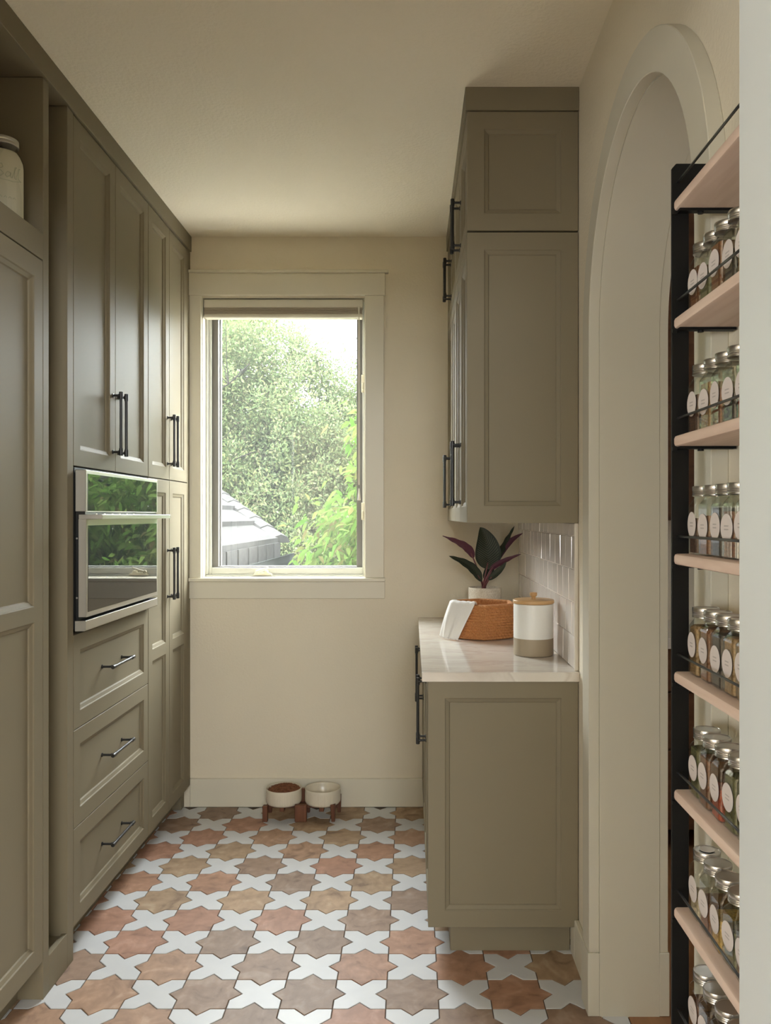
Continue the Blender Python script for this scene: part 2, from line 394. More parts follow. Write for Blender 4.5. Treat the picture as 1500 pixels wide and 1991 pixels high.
HM = {}
def handle(parent, c, axis, nx, length, standoff=0.030):
    """bar pull; c is on the front plane, nx the outward x direction"""
    key = (axis, nx, round(length, 3), standoff)
    if key not in HM:
        mb = MB(); h = length / 2
        def P(t, o): return (nx * o, t if axis == 'Y' else 0, t if axis == 'Z' else 0)
        mb.tube([P(-h + .018, standoff), P(h - .018, standoff)], 0.0052, 12)
        for s in (-1, 1):
            mb.tube([P(s * h, standoff), P(s * (h - .0015), standoff), P(s * (h - .002), standoff), P(s * (h - .024), standoff), P(s * (h - .0245), standoff), P(s * (h - .027), standoff)],
                    [0.0062, 0.0070, 0.0070, 0.0070, 0.0062, 0.0062], 12)
            p = s * (h - .013)
            mb.tube([P(p, 0), P(p, .0028), P(p, .0035), P(p, standoff - .009), P(p, standoff - .0085), P(p, standoff)],
                    [0.0072, 0.0072, 0.0042, 0.0042, 0.0062, 0.0062], 12)
        HM[key] = to_mesh('handle', mb, (0, 0, 0), True, True)
        bm = bmesh.new(); bm.from_mesh(HM[key])
        for e in bm.edges:
            if len(e.link_faces) == 2 and e.calc_face_angle(0) > 0.7: e.smooth = False
        bm.to_mesh(HM[key]); bm.free()
        HM[key].materials.append(MAT['black_metal'])
    return inst('handle', HM[key], parent, c)

# ------------------------------------------------------------------ the room
CEIL = 2.765; YB = 4.12; XR = 0.531; XR2 = 0.70; XL = -1.70; YF0 = 0.76; YF1 = 0.906
P_ = 0.1526; X0 = -0.0728; Y0 = 2.4275

fl = obj('floor', MB().box(XL, 0.612, YF0, YB + .1, -0.06, -0.003), 'grout_floor'); tag(fl, kind='structure')

def offset_poly(poly, d):
    out = []; n = len(poly)
    for i in range(n):
        p0, p1, p2 = Vector(poly[i - 1]), Vector(poly[i]), Vector(poly[(i + 1) % n])
        e1 = (p1 - p0).normalized(); e2 = (p2 - p1).normalized()
        n1 = Vector((-e1.y, e1.x)); n2 = Vector((-e2.y, e2.x))
        k = (n1 + n2); k = k / max(0.25, k.dot(n1))
        out.append((p1.x + k.x * d, p1.y + k.y * d))
    return out
def clip_x(poly, xmax):
    out = []; n = len(poly)
    for i in range(n):
        a, b = poly[i], poly[(i + 1) % n]
        ia, ib = a[0] <= xmax, b[0] <= xmax
        if ia: out.append(a)
        if ia != ib:
            t = (xmax - a[0]) / (b[0] - a[0]); out.append((xmax, a[1] + t * (b[1] - a[1])))
    return out
hp = P_ / 2; tb = hp * (math.sqrt(2) - 1); tp = hp * math.sqrt(2)
star = []; cross = []
for k in range(4):
    a = k * PI / 2; ca, sa = round(math.cos(a)), round(math.sin(a))
    R = lambda x, y: (x * ca - y * sa, x * sa + y * ca)
    star += [R(-hp, -hp), R(-tb, -hp), R(0, -tp), R(tb, -hp)]
    cross += [R(-hp, -hp), R(-tb, -hp), R(0, -hp + (tp - hp)), R(tb, -hp)]
def tile_mb(poly, g=0.0016):
    a = offset_poly(poly, g); b = offset_poly(poly, g + .0009); mb = MB(); n = len(a)
    vs = [(x, y, -.003) for x, y in a] + [(x, y, -.0008) for x, y in a] + [(x, y, 0) for x, y in b]
    fs = [(i, (i + 1) % n, n + (i + 1) % n, n + i) for i in range(n)] + [(n + i, n + (i + 1) % n, 2 * n + (i + 1) % n, 2 * n + i) for i in range(n)]
    fs.append(tuple(range(2 * n, 3 * n)))
    return mb.add(vs, fs)
me_star = to_mesh('star_tile', tile_mb(star), (0, 0, 0), False); me_star.materials.append(MAT['tile_terracotta'])
me_cross = to_mesh('cross_tile', tile_mb(cross), (0, 0, 0), False); me_cross.materials.append(MAT['tile_white'])
for n in range(-9, 11):
    for i in range(-8, 5):
        cx = X0 + (i + .5) * P_; cy = Y0 + (n + .5) * P_
        if cx < -1.27: continue
        if cx > .2 and cy > 2.90: continue
        st = (i + n) % 2 == 0
        nm = 'star_tile' if st else 'cross_tile'
        if i == 4:
            if cy < 1.5 or cy > 2.42: continue
            pl = clip_x(star if st else cross, .611 - cx)
            me = to_mesh(nm, tile_mb(pl), (0, 0, 0), False); me.materials.append(MAT['tile_terracotta' if st else 'tile_white'])
        else:
            me = me_star if st else me_cross
        inst(nm, me, fl, (cx, cy, 0), (0, 0, random.choice((0, 1, 2, 3)) * PI / 2 if i != 4 else 0))

tag(obj('ceiling', MB().box(XL - .1, XR2 + .02, YF0, YB + .15, CEIL, CEIL + .1), 'ceiling_paint'), kind='structure')
tag(obj('wall_left', MB().box(XL - .12, XL, YF0, YB + .15, -.06, CEIL), 'wall_paint'), kind='structure')
# back wall with the window hole
WX0, WX1, WZ0, WZ1 = -1.019, -0.222, 1.112, 2.474
mb = MB()
for args in ((XL, WX0, -.06, CEIL), (WX1, XR2, -.06, CEIL), (WX0, WX1, -.06, WZ0), (WX0, WX1, WZ1, CEIL)):
    mb.box(args[0], args[1], YB, YB + .15, args[2], args[3])
tag(obj('wall_back', mb, 'wall_paint'), kind='structure')
tag(obj('baseboard_back', MB().box(-1.072, 0.125, YB - .015, YB, 0, .138), 'trim_paint', bevel=.003), kind='structure')
# right wall with the arched opening
AY, AZ, AR = 1.948, 1.927, 0.442
def arch_pts(r, n=40):
    return [(AY + r * math.cos(PI * k / n), AZ + r * math.sin(PI * k / n)) for k in range(n + 1)]     # far side -> near side
poly = [(YB, -.06), (YB, CEIL), (YF1, CEIL), (YF1, -.06), (AY - AR - .012, -.06)] + [(p[0], p[1]) for p in reversed(arch_pts(AR + .012))] + [(AY + AR + .012, -.06)]
wr = obj('wall_right', MB().prism(poly, lambda a, b, d: (d, a, b), XR, XR2), 'wall_paint'); tag(wr, kind='structure')
def arch_strip(r0, r1, x0, x1, z0, n=40):
    a = [(AY + r0, z0)] + arch_pts(r0, n) + [(AY - r0, z0)]; b = [(AY + r1, z0)] + arch_pts(r1, n) + [(AY - r1, z0)]
    mb = MB(); m_ = len(a)
    vs = [(x0, *p) for p in a] + [(x0, *p) for p in b] + [(x1, *p) for p in a] + [(x1, *p) for p in b]
    fs = []
    for i in range(m_ - 1):
        fs += [(i, i + 1, m_ + i + 1, m_ + i), (2 * m_ + i, 3 * m_ + i, 3 * m_ + i + 1, 2 * m_ + i + 1), (i, 2 * m_ + i, 2 * m_ + i + 1, i + 1), (m_ + i, m_ + i + 1, 3 * m_ + i + 1, 3 * m_ + i)]
    for i in (0, m_ - 1): fs.append((i, m_ + i, 3 * m_ + i, 2 * m_ + i))
    return mb.add(vs, fs)
tr1 = empty('trim_1', (XR, AY, 0), kind='structure')
obj('jamb_lining', arch_strip(AR, AR + .012, XR, XR2, -.003), 'arch_paint', tr1, auto=.6)
obj('casing', arch_strip(AR + .003, AR + .088, XR - .030, XR, .178), 'arch_paint', tr1, auto=.6, bevel=.0015)
obj('casing', arch_strip(AR + .003, AR + .088, XR2, XR2 + .025, .178), 'arch_paint', tr1, auto=.6, bevel=.0015)
for s in (-1, 1):
    ya, yb = sorted((AY + s * (AR - .0005), AY + s * (AR + .090)))
    obj('plinth_block', MB().box(XR - .033, XR, ya, yb, 0, .178), 'arch_paint', tr1, bevel=.0015)
    obj('plinth_block', MB().box(XR2, XR2 + .028, ya, yb, 0, .178), 'arch_paint', tr1, bevel=.0015)
mb = MB().box(XR - .015, XR, AY + AR + .091, 2.6835, 0, .132).box(XR - .015, XR, 2.6835, 2.752, 0, .105)
tag(obj('baseboard_right', mb, 'trim_paint', bevel=.002), kind='structure')
# wall between pantry and hall, with the doorway the camera looks through
mb = MB().box(-2.1, -1.09, YF0, YF1 - .004, -.06, CEIL).box(.37, 4.1, YF0, YF1 - .004, -.06, CEIL).box(-1.09, .37, YF0, YF1 - .004, 2.24, CEIL)
tag(obj('wall_front', mb, 'darkened_wall_paint'), kind='structure')
tr2 = empty('trim_2', (-.36, .83, 0), kind='structure')
obj('jamb', MB().box(.350, .370, YF0 - .01, YF1, 0, 2.24), 'jamb_white', tr2, bevel=.0015)
obj('jamb', MB().box(-1.09, -1.07, YF0 - .01, YF1, 0, 2.24), 'jamb_white', tr2, bevel=.0015)
obj('head_jamb', MB().box(-1.07, .350, YF0 - .01, YF1, 2.22, 2.24), 'jamb_white', tr2, bevel=.0015)
# hall behind the camera, with two openings added to let in fill light
hall = MB().box(-2.1, 2.1, -3.3, YF0, -.06, 0)
tag(obj('floor', hall, 'hall_floor'), kind='structure')
tag(obj('ceiling', MB().box(-2.1, 2.1, -3.3, YF0, CEIL, CEIL + .1), 'ceiling_paint'), kind='structure')
mb = MB()
for a in ((-3.3, -2.15, -.06, CEIL), (-1.25, YF0, -.06, CEIL), (-2.15, -1.25, -.06, .9), (-2.15, -1.25, 1.9, CEIL)):
    mb.box(-2.2, -2.1, a[0], a[1], a[2], a[3])
tag(obj('wall_hall_left', mb, 'wall_paint'), kind='structure')
tag(obj('wall_hall_right', MB().box(2.1, 2.2, -3.3, YF0, -.06, CEIL), 'wall_paint'), kind='structure')
mb = MB()
for a in ((-2.2, -.25, -.06, CEIL), (1.35, 2.2, -.06, CEIL), (-.25, 1.35, -.06, 1.75), (-.25, 1.35, 2.61, CEIL)):
    mb.box(a[0], a[1], -3.4, -3.3, a[2], a[3])
tag(obj('wall_hall_end', mb, 'wall_paint'), kind='structure')

# window ---------------------------------------------------------------
wn = empty('window_1', ((WX0 + WX1) / 2, YB, WZ0), kind='structure')
ZS = 1.110
obj('head_cap', MB().box(-1.0795, -.110, YB - .034, YB, 2.583, 2.597), 'trim_paint', wn, bevel=.003)
obj('head_casing', MB().box(-1.0755, -.126, YB - .024, YB, 2.476, 2.583), 'trim_paint', wn, bevel=.002)
obj('side_casing', MB().box(-1.0745, WX0 + .002, YB - .018, YB, ZS, 2.476), 'trim_paint', wn, bevel=.002)
obj('side_casing', MB().box(WX1 - .002, -.132, YB - .018, YB, ZS, 2.476), 'trim_paint', wn, bevel=.002)
obj('sill', MB().box(-1.0765, -.125, YB - .032, YB + .075, ZS - .018, ZS), 'trim_paint', wn, bevel=.003)
obj('apron', MB().box(-1.0745, -.127, YB - .018, YB, 1.010, ZS - .018), 'trim_paint', wn, bevel=.002)
for x0, x1, z0, z1 in ((WX0, WX0 + .006, ZS, WZ1), (WX1 - .006, WX1, ZS, WZ1), (WX0 + .006, WX1 - .006, WZ1 - .006, WZ1)):
    obj('reveal', MB().box(x0, x1, YB, YB + .075, z0, z1), 'trim_paint', wn)
fx0, fx1, fz0, fz1 = WX0 + .006, WX1 - .006, ZS, WZ1 - .006
fr = MB()
for a in ((fx0, fx0 + .026, fz0, fz1), (fx1 - .013, fx1, fz0, fz1), (fx0 + .026, fx1 - .013, fz0, fz0 + .045), (fx0 + .026, fx1 - .013, fz1 - .04, fz1)):
    fr.box(a[0], a[1], YB + .070, YB + .150, a[2], a[3])
fr.box(fx0, fx0 + .012, YB + .058, YB + .070, fz0 + .012, fz1)
fr.box(fx0, fx1, YB + .056, YB + .070, fz0, fz0 + .010)
fo = obj('frame', fr, 'vinyl_white', wn, bevel=.002)
sx0, sx1, sz0, sz1 = fx0 + .026, fx1 - .013, fz0 + .045, fz1 - .04
sh = MB()
for a in ((sx0, sx0 + .030, sz0, sz1), (sx1 - .030, sx1, sz0, sz1), (sx0 + .030, sx1 - .030, sz0, sz0 + .005), (sx0 + .030, sx1 - .030, sz1 - .03, sz1)):
    sh.box(a[0], a[1], YB + .088, YB + .145, a[2], a[3])
sh.box(sx0 + .030, sx0 + .036, YB + .120, YB + .145, sz0, sz1)
so = obj('sash', sh, 'sash_dark', wn, bevel=.0015)
obj('pane', MB().box(sx0 + .03, sx1 - .03, YB + .128, YB + .133, sz0 + .004, sz1 - .03), 'window_glass', so)
obj('insect_screen', MB().add([(sx0 + .03, YB + .10, sz0 + .005), (sx1 - .03, YB + .10, sz0 + .005), (sx1 - .03, YB + .10, sz1 - .03), (sx0 + .03, YB + .10, sz1 - .03)], [(0, 1, 2, 3)]), 'insect_screen', so, recalc=False)
# crank and latches
ck = MB(); cx, cz, cy = -.731, 1.117, YB + .066
ck.prism([(-.047, 0), (.047, 0), (.045, .010), (.030, .014), (.026, .024), (.012, .026), (.008, .014), (-.040, .012)], lambda a, b, d: (cx + a, d, cz + b), cy - .020, cy + .004)
ck.tube([(cx - .030, cy - .022, cz + .018), (cx - .030, cy - .002, cz + .018)], .0085, 14)
ck.tube([(cx - .028, cy - .020, cz + .019), (cx + .000, cy - .021, cz + .028), (cx + .030, cy - .021, cz + .040)], [.006, .0055, .0045], 10)
obj('crank', ck, 'hardware_almond', wn, bevel=.001)
for z0 in (2.052, 1.425):
    lk = MB().box(-.245, -.229, YB + .040, YB + .064, z0 - .035, z0 + .050)
    lk.prism([(-.03, 0), (.012, 0), (.010, .016), (-.022, .012)], lambda a, b, d: (d, YB + .038 - b, z0 + a), -.243, -.233)
    obj('latch', lk, 'hardware_almond', wn, bevel=.002)
# shade ---------------------------------------------------------------
bl = empty('window_shade', (-.62, YB + .03, 2.36), 'beige pleated window shade drawn up tight under the window head', 'window shade')
obj('head_rail', MB().box(-1.010, -.236, YB + .004, YB + .052, 2.422, 2.462), 'blind_rail', bl, bevel=.003)
for k in range(5):
    z = 2.392 + k * .006
    obj('pleat', MB().prism([(-.022, 0), (.022, 0), (.026, .003), (.022, .0058), (-.022, .0058), (-.026, .003)], lambda a, b, d: (d, YB + .028 + a, z + b), -1.006, -.240), 'blind_fabric', bl)
obj('bottom_rail', MB().box(-1.008, -.238, YB + .003, YB + .053, 2.373, 2.392), 'blind_rail', bl, bevel=.004)
cd = MB().tube([(-.2555, YB + .000, 2.425), (-.2555, YB + .000, 1.56)], .0014, 6).tube([(-.2515, YB + .000, 2.425), (-.2515, YB - .000, 1.56)], .0012, 6)
obj('cord', cd, 'blind_rail', bl)
obj('tassel', MB().lathe([(.0015, .058), (.0025, .05), (.007, .006), (.0075, .002), (.006, 0)], (-.2535, YB, 1.485), 12), 'blind_rail', bl, smooth=True)
obj('tassel', MB().lathe([(.007, .040), (.0072, .036), (.0025, .006), (.0015, 0)], (-.2535, YB - .001, 2.386), 12), 'blind_rail', bl, smooth=True)

# ------------------------------------------------------------------ left cabinets
FX = -1.073                    # plane of the fronts
LM = left_map(FX)
TOP = 2.688
# crown
tag(obj('trim_3', MB().box(-1.30, FX + .006, YF1, YB, 2.691, CEIL), 'cabinet_paint', bevel=.0015), kind='structure')
# near pantry cabinet
CL = XL + .03
c = empty('pantry_cabinet', (-1.38, 2.03, 0), 'olive taupe pantry cabinet with open top shelf, nearest on the left', 'cabinet')
b = MB().box(CL, FX, 2.473, 2.511, 0, TOP).box(CL, FX, 1.53, 1.565, 0, TOP)
b.box(CL, CL + .02, 1.565, 2.473, 0, TOP).box(CL + .02, FX - .022, 1.565, 2.473, .105, 2.12).box(CL + .02, FX - .075, 1.565, 2.473, 0, .105)
obj('body', b, 'cabinet_paint', c, bevel=.001)
obj('shelf', MB().box(CL + .02, FX - .022, 1.565, 2.473, 2.20, 2.225), 'cabinet_paint', c)
obj('shelf_rail', MB().box(FX - .021, FX, 1.565, 2.473, 2.155, 2.232), 'cabinet_paint', c, bevel=.001)
for a, b_ in ((2.021, 2.4705), (1.567, 2.018)):
    obj('door', panel_front(LM, a, b_, .113, 2.151, stile=.056, openings=[(.170, 1.106), (1.152, 2.093)]), 'cabinet_paint', c, bevel=.001)
# narrow open niche
c = empty('broom_niche', (-1.38, 2.58, 0), 'tall narrow open niche between pantry cabinet and oven cabinet', 'cabinet')
obj('base_board', MB().box(FX - .018, FX, 2.5115, 2.646, 0, .108), 'cabinet_paint', c, bevel=.001)
obj('niche_floor', MB().box(-1.60, FX - .0185, 2.5115, 2.646, .088, .100), 'cabinet_paint', c)
obj('back_panel', MB().box(-1.615, -1.60, 2.5115, 2.646, .0, TOP), 'cabinet_paint', c)
# oven cabinet
c = empty('oven_cabinet', (-1.38, 3.06, 0), 'tall olive taupe cabinet with three drawers built around the wall oven', 'cabinet')
b = MB().box(CL, FX, 2.6465, 2.693, 0, TOP).box(CL, FX - .0225, 3.4585, 3.4625, .105, TOP)
b.box(CL, FX - .0225, 2.693, 3.4585, 1.575, TOP).box(CL, FX - .0225, 2.693, 3.4585, .105, 1.030).box(CL, CL + .02, 2.693, 3.4585, 1.03, 1.575)
obj('body', b, 'cabinet_paint', c, bevel=.001)
obj('toe_kick', MB().box(FX - .09, FX - .075, 2.694, 3.458, 0, .104), 'cabinet_paint', c)
HX = FX
for (a, b_, hy) in ((2.6965, 3.0755, 3.0485), (3.0785, 3.4575, 3.1055)):
    d = obj('door', panel_front(LM, a, b_, 1.570, 2.683), 'cabinet_paint', c, bevel=.001)
    handle(d, (FX, hy, 1.741), 'Z', 1, .229)
for (z0, z1) in ((.728, 1.030), (.4145, .725), (.103, .4115)):
    d = obj('drawer', panel_front(LM, 2.6965, 3.4575, z0, z1, stile=.053), 'cabinet_paint', c, bevel=.001)
    # pull sits on the recessed panel
    handle(d, (FX - .0125, 3.077, (z0 + z1) / 2 + .002), 'Y', 1, .228, .0425)
# tall cabinet next to the window wall
c = empty('tall_cabinet', (-1.38, 3.78, 0), 'tall olive taupe four-door cabinet in the corner beside the window wall', 'cabinet')
b = MB().box(CL, FX - .0225, 3.4635, 4.063, .105, TOP).box(FX - .10, FX - .0005, 4.0635, YB - .0005, .105, TOP).box(FX - .10, FX - .03, 4.0635, YB - .0005, 0, .105)
obj('body', b, 'cabinet_paint', c, bevel=.001)
obj('toe_kick', MB().box(FX - .09, FX - .075, 3.4635, 4.062, 0, .104), 'cabinet_paint', c)
for (a, b_, hy) in ((3.4635, 3.7615, 3.7345), (3.7645, 4.0620, 3.7915)):
    d = obj('door', panel_front(LM, a, b_, 1.570, 2.683), 'cabinet_paint', c, bevel=.001)
    handle(d, (FX, hy, 1.741), 'Z', 1, .229)
    d = obj('door', panel_front(LM, a, b_, .103, 1.566, openings=[(.160, .807), (.856, 1.510)]), 'cabinet_paint', c, bevel=.001)
    handle(d, (FX, hy, 1.156), 'Z', 1, .229)

# wall oven -----------------------------------------------------------
OX = FX + .036; oy0, oy1 = 2.704, 3.466
ov = empty('built_in_oven', (-1.35, 3.08, 1.04), 'stainless steel wall oven with black mirror glass reflecting the garden', 'oven')
obj('body', MB().box(XL + .03, FX - .003, oy0 + .006, 3.455, 1.046, 1.566), 'steel_dark', ov)
cp = obj('control_panel', MB().box(FX + .0015, OX, oy0, oy1, 1.424, 1.557), 'brushed_steel', ov, bevel=.0012)
obj('glass', MB().box(OX, OX + .0012, oy0 + .013, oy1 - .013, 1.4255, 1.545), 'black_glass', cp)
vt_ = obj('vent', MB().box(FX + .002, OX - .004, oy0 + .004, oy1 - .004, 1.409, 1.424), 'black_plastic', ov)
for k in range(6):
    y = oy0 + .09 + k * .075
    obj('louvre', MB().box(OX - .012, OX - .001, y, y + .012, 1.414, 1.418), 'brushed_steel', vt_)
dr = obj('door', MB().box(FX + .010, OX, oy0 + .0035, oy1, 1.086, 1.400), 'brushed_steel', ov, bevel=.0012)
obj('glass', MB().box(OX, OX + .0012, oy0 + .016, oy1 - .013, 1.102, 1.379), 'black_glass', dr)
obj('handle', MB().box(FX + .011, OX + .051, oy0 + .0035, oy1 + .004, 1.3995, 1.4145), 'brushed_steel', dr, bevel=.001)
obj('bottom_trim', MB().prism([(FX + .001, 1.042), (OX - .004, 1.042), (OX, 1.046), (OX, 1.0747), (OX - .0008, 1.0755), (FX + .001, 1.0755)], lambda a, b, d: (a, d, b), oy0 - .002, oy1), 'brushed_steel', ov, bevel=.0008)
obj('gap_shade_strip', MB().box(FX + .001, OX - .0015, oy0 + .002, oy1 - .002, 1.0756, 1.0765), 'black_plastic', ov)  # black strip over the trim paints in the shade of the gap
obj('gap_shade_strip', MB().box(FX + .001, FX + .010, oy0 + .004, oy1 - .004, 1.0755, 1.409), 'black_plastic', ov)  # black strip standing in for the dark gap behind the door
for z in (1.148, 1.338):
    obj('screw', MB().tube([(FX + .006, oy0 + .005, z), (FX + .006, oy0 + .002, z)], .003, 10), 'brushed_steel', ov)

# ------------------------------------------------------------------ right cabinets
YE = 2.685                      # end panels
BX = 0.0537; UX = 0.177
units = ((2.7065, 3.396, 3.0505), (3.3975, 4.088, 3.7425))
RMB = right_map(BX); RMU = right_map(UX)
blab = ('olive taupe base cabinet whose paneled end faces the arch opening', 'olive taupe base cabinet under the worktop in the far right corner')
for k, (a, b_, mid) in enumerate(units):
    c = empty('base_cabinet', (.30, mid, 0), blab[k], 'cabinet')
    bb = MB().box(BX + .022, XR - .001, a, b_, .108, .886).box(BX + .0735, XR - (.016 if k == 0 else .001), 2.752 if k == 0 else a, b_, 0, .108)
    if k == 1: bb.box(BX + .001, BX + .05, 4.0885, YB - .016, .108, .886)
    obj('body', bb, 'cabinet_paint', c, bevel=.001)
    if k == 0:
        obj('end_panel', panel_front(front_map(YE), BX, XR - .002, .108, .886, t=.021, stile=.0535), 'cabinet_paint', c, bevel=.001)
    for (u0, u1, hy) in ((a + .001, mid - .0015, mid - .0285), (mid + .0015, b_ - .001, mid + .0285)):
        d = obj('door', panel_front(RMB, u0, u1, .110, .884), 'cabinet_paint', c, bevel=.001)
        handle(d, (BX, hy, .716), 'Z', -1, .236)
ulab = ('tall olive taupe wall cabinet with paneled end, above the canister', 'tall olive taupe wall cabinet in the far corner above the plant')
tlab = ('short olive taupe top cabinet with paneled end, just under the ceiling', 'short olive taupe top cabinet in the far corner under the ceiling')
for k, (a, b_, mid) in enumerate(units):
    for tall in (True, False):
        z0, z1 = (1.387, 2.307) if tall else (2.313, 2.689)
        c = empty('upper_cabinet', (.35, mid, z0), (ulab if tall else tlab)[k], 'cabinet')
        bb = MB().box(UX + .022, XR - .001, a, b_, z0, z1)
        if k == 1: bb.box(UX + .001, UX + .05, 4.0885, YB - .0005, z0, z1)
        obj('body', bb, 'cabinet_paint', c, bevel=.001)
        if k == 0:
            obj('end_panel', panel_front(front_map(YE), UX, XR - .002, z0, z1, t=.021, stile=.0545), 'cabinet_paint', c, bevel=.001)
        for (u0, u1, hy) in ((a + .001, mid - .0015, mid - .0285), (mid + .0015, b_ - .001, mid + .0285)):
            d = obj('door', panel_front(RMU, u0, u1, z0 + .001, z1 - .001), 'cabinet_paint', c, bevel=.001)
            if tall: handle(d, (UX, hy, 1.561), 'Z', -1, .230)
            else: handle(d, (UX, hy, 2.449), 'Z', -1, .178)
tag(obj('trim_4', MB().box(UX - .006, XR, YE - .006, YB, 2.692, CEIL), 'cabinet_paint', bevel=.0015), kind='structure')
ct = obj('countertop', MB().box(.0335, XR - .0005, 2.668, YB - .0005, .8875, .918), 'quartzite', bevel=.0025, seg=2)
tag(ct, 'polished beige veined stone countertop on the base cabinets', 'countertop')

# backsplash tiles on the right wall
bs = obj('backsplash_bed', MB().box(XR - .006, XR - .0005, 2.700, YB - .0005, .9185, 1.3865), 'zellige_grout', wr)
TW, TH = .1045, .1045
for r in range(5):
    zt = .9205 + r * (TH + .0018); zb = min(zt + TH, 1.386)
    y = 2.703 - (TW / 2 if r % 2 else 0); 
    while y < YB - .01:
        a, b_ = max(y, 2.703), min(y + TW, YB - .002)
        if b_ - a > .012:
            t = XR - .0060 - .0032 - random.uniform(0, .0012)
            tl = random.uniform(-.0006, .0006); tz = random.uniform(-.0006, .0006)
            mb = MB(); e = .0016
            mb.add([(XR - .0062, a, zt), (XR - .0062, b_, zt), (XR - .0062, b_, zb), (XR - .0062, a, zb),
                    (t + tl + tz, a + e, zt + e), (t - tl + tz, b_ - e, zt + e), (t - tl - tz, b_ - e, zb - e), (t + tl - tz, a + e, zb - e)],
                   [(0, 1, 2, 3), (4, 7, 6, 5), (0, 4, 5, 1), (1, 5, 6, 2), (2, 6, 7, 3), (3, 7, 4, 0)])
            obj('backsplash_tile', mb, 'zellige', wr)
        y += TW + .0018
obj('tile_edging', MB().box(XR - .013, XR - .0005, 2.688, 2.6995, .9185, 1.3865), 'zellige_grout', wr, bevel=.003, seg=2)

# ------------------------------------------------------------------ things on the worktop
CT = .918
# canister
c = empty('canister', (.434, 3.012, CT), 'white and tan two-tone canister with bamboo lid by the tiles', 'canister')
q = (.434, 3.012, CT); R_ = .0705
obj('base_band', MB().lathe([(R_ - .004, 0.0005), (R_ - .001, .002), (R_, .005), (R_, .0615)], q, 48, cap1=True), 'canister_tan', c, auto=.6)
obj('body', MB().lathe([(R_, .0617), (R_, .178), (R_ - .001, .181), (R_ - .004, .182)], q, 48), 'canister_white', c, auto=.6)
ld = obj('lid', MB().lathe([(R_ - .001, .1823), (R_ + .002, .184), (R_ + .0025, .187), (R_ + .0025, .193), (R_ + .001, .1955), (R_ - .002, .1965)], q, 48), 'bamboo', c, auto=.6)
obj('knob', MB().lathe([(.0085, .1967), (.0075, .202), (.0085, .206), (.0125, .209), (.013, .212), (.013, .219), (.0115, .2205)], q, 24), 'bamboo', ld, auto=.7)
# basket
BC = (.290, 3.467); BR = .140; BH = .142
def hexr(a):
    # rounded hexagon, one corner toward the camera
    t = (a + PI / 2) % (PI / 3); d = math.cos(PI / 6) / math.cos(t - PI / 6)
    return 0.74 * d + 0.26 * (0.955)
rows = 13; sub = 8; segs = 432; mb = MB(); vs = []; fs = []
def ring(r_off, z, bumpf, flare):
    out = []
    for i in range(segs):
        a = 2 * PI * i / segs
        r = BR * hexr(a) * flare + r_off + bumpf(a)
        out.append((BC[0] + r * math.cos(a), BC[1] + r * math.sin(a), CT + z))
    return out
rings = [[(BC[0], BC[1], CT + .001)] * segs, ring(-.03, .001, lambda a: 0, .95)]
ST = 48
for k in range(rows * sub + 1):
    t = k / (rows * sub); z = .002 + t * (BH - .004); row = k / sub
    ph = (int(row) % 2) * PI
    lobe = abs(math.sin(PI * row))
    fl_ = .955 + .05 * t
    dz = lambda a: 0
    wob = .002 * math.sin(3.1 * t * 5)
    rings.append(ring(wob, z, lambda a: .0085 * lobe ** .8 * (0.18 + 0.82 * abs(math.sin(ST * a / 2 + (row % 1.0) * 1.9 + ph / 2)) ** .8), fl_))
rings.append(ring(-.006, BH, lambda a: .001 * math.sin(ST * a), 1.005))
for k in range(0, 11):
    t = 1 - k / 10; rings.append(ring(-.012, .008 + t * (BH - .012), lambda a: .0012 * math.sin(ST * a + k * PI), .955 + .05 * t))
rings.append([(BC[0], BC[1], CT + .008)] * segs)
for rg in rings: vs += rg
for k in range(len(rings) - 1):
    for i in range(segs):
        j = (i + 1) % segs; fs.append((k * segs + i, k * segs + j, (k + 1) * segs + j, (k + 1) * segs + i))
mb.add(vs, fs)
tag(obj('woven_basket', mb, 'seagrass', loc=(BC[0], BC[1], CT), smooth=True, recalc=False), 'orange brown woven hexagonal basket beside the canister', 'basket')
# towel draped over the rim of the basket
def hexpt(a, extra, z):
    r = BR * hexr(a) * (.955 + .05 * max(0, min(1, (z - CT) / BH))) + extra
    return Vector((BC[0] + r * math.cos(a), BC[1] + r * math.sin(a), z))
nu, nv = 26, 44; vs = []
aL, aR = math.radians(199), math.radians(253)
for j in range(nv + 1):
    v = j / nv
    for i in range(nu + 1):
        u = i / nu; a = aL + (aR - aL) * u * (1 - .42 * max(0, (v - .36) / .64))
        rim = CT + BH + .0045
        if v < .24:           # inside the basket
            t = v / .24; p = hexpt(a, -.030 - .018 * (1 - t) + .008 * t, rim - .050 * (1 - t) ** 1.5 - .004)
        elif v < .36:         # over the rim
            t = (v - .24) / .12; ang = PI * t
            p = hexpt(a, -.006 - .017 * math.cos(ang), rim + .0065 * math.sin(ang) - .003)
        else:
            t = (v - .36) / .64
            drop = t * (BH - .001)
            p = hexpt(a, .0105 + .020 * t + .004 * math.sin(t * PI), max(CT + .0025, rim - .004 - drop))
            # hangs straight and fans out sideways to the left, lower edge slanting
            p += Vector((-.010 - .014 * (1 - u), -.004, 0)) * t
            p += Vector((math.cos(a), math.sin(a), 0)) * (.0045 * math.sin(u * 9.0 + .6) + .002 * math.sin(u * 21)) * t
            p.z += (.012 * (1 - u) ** 1.2) * t * .7
            p.z = max(p.z, CT + .0025)
        p += Vector((0, 0, .0012 * math.sin(i * 1.1)))
        vs.append(p)
fs = [(j * (nu + 1) + i, j * (nu + 1) + i + 1, (j + 1) * (nu + 1) + i + 1, (j + 1) * (nu + 1) + i) for j in range(nv) for i in range(nu)]
tw = obj('tea_towel', MB().add(vs, fs), 'linen', smooth=True)
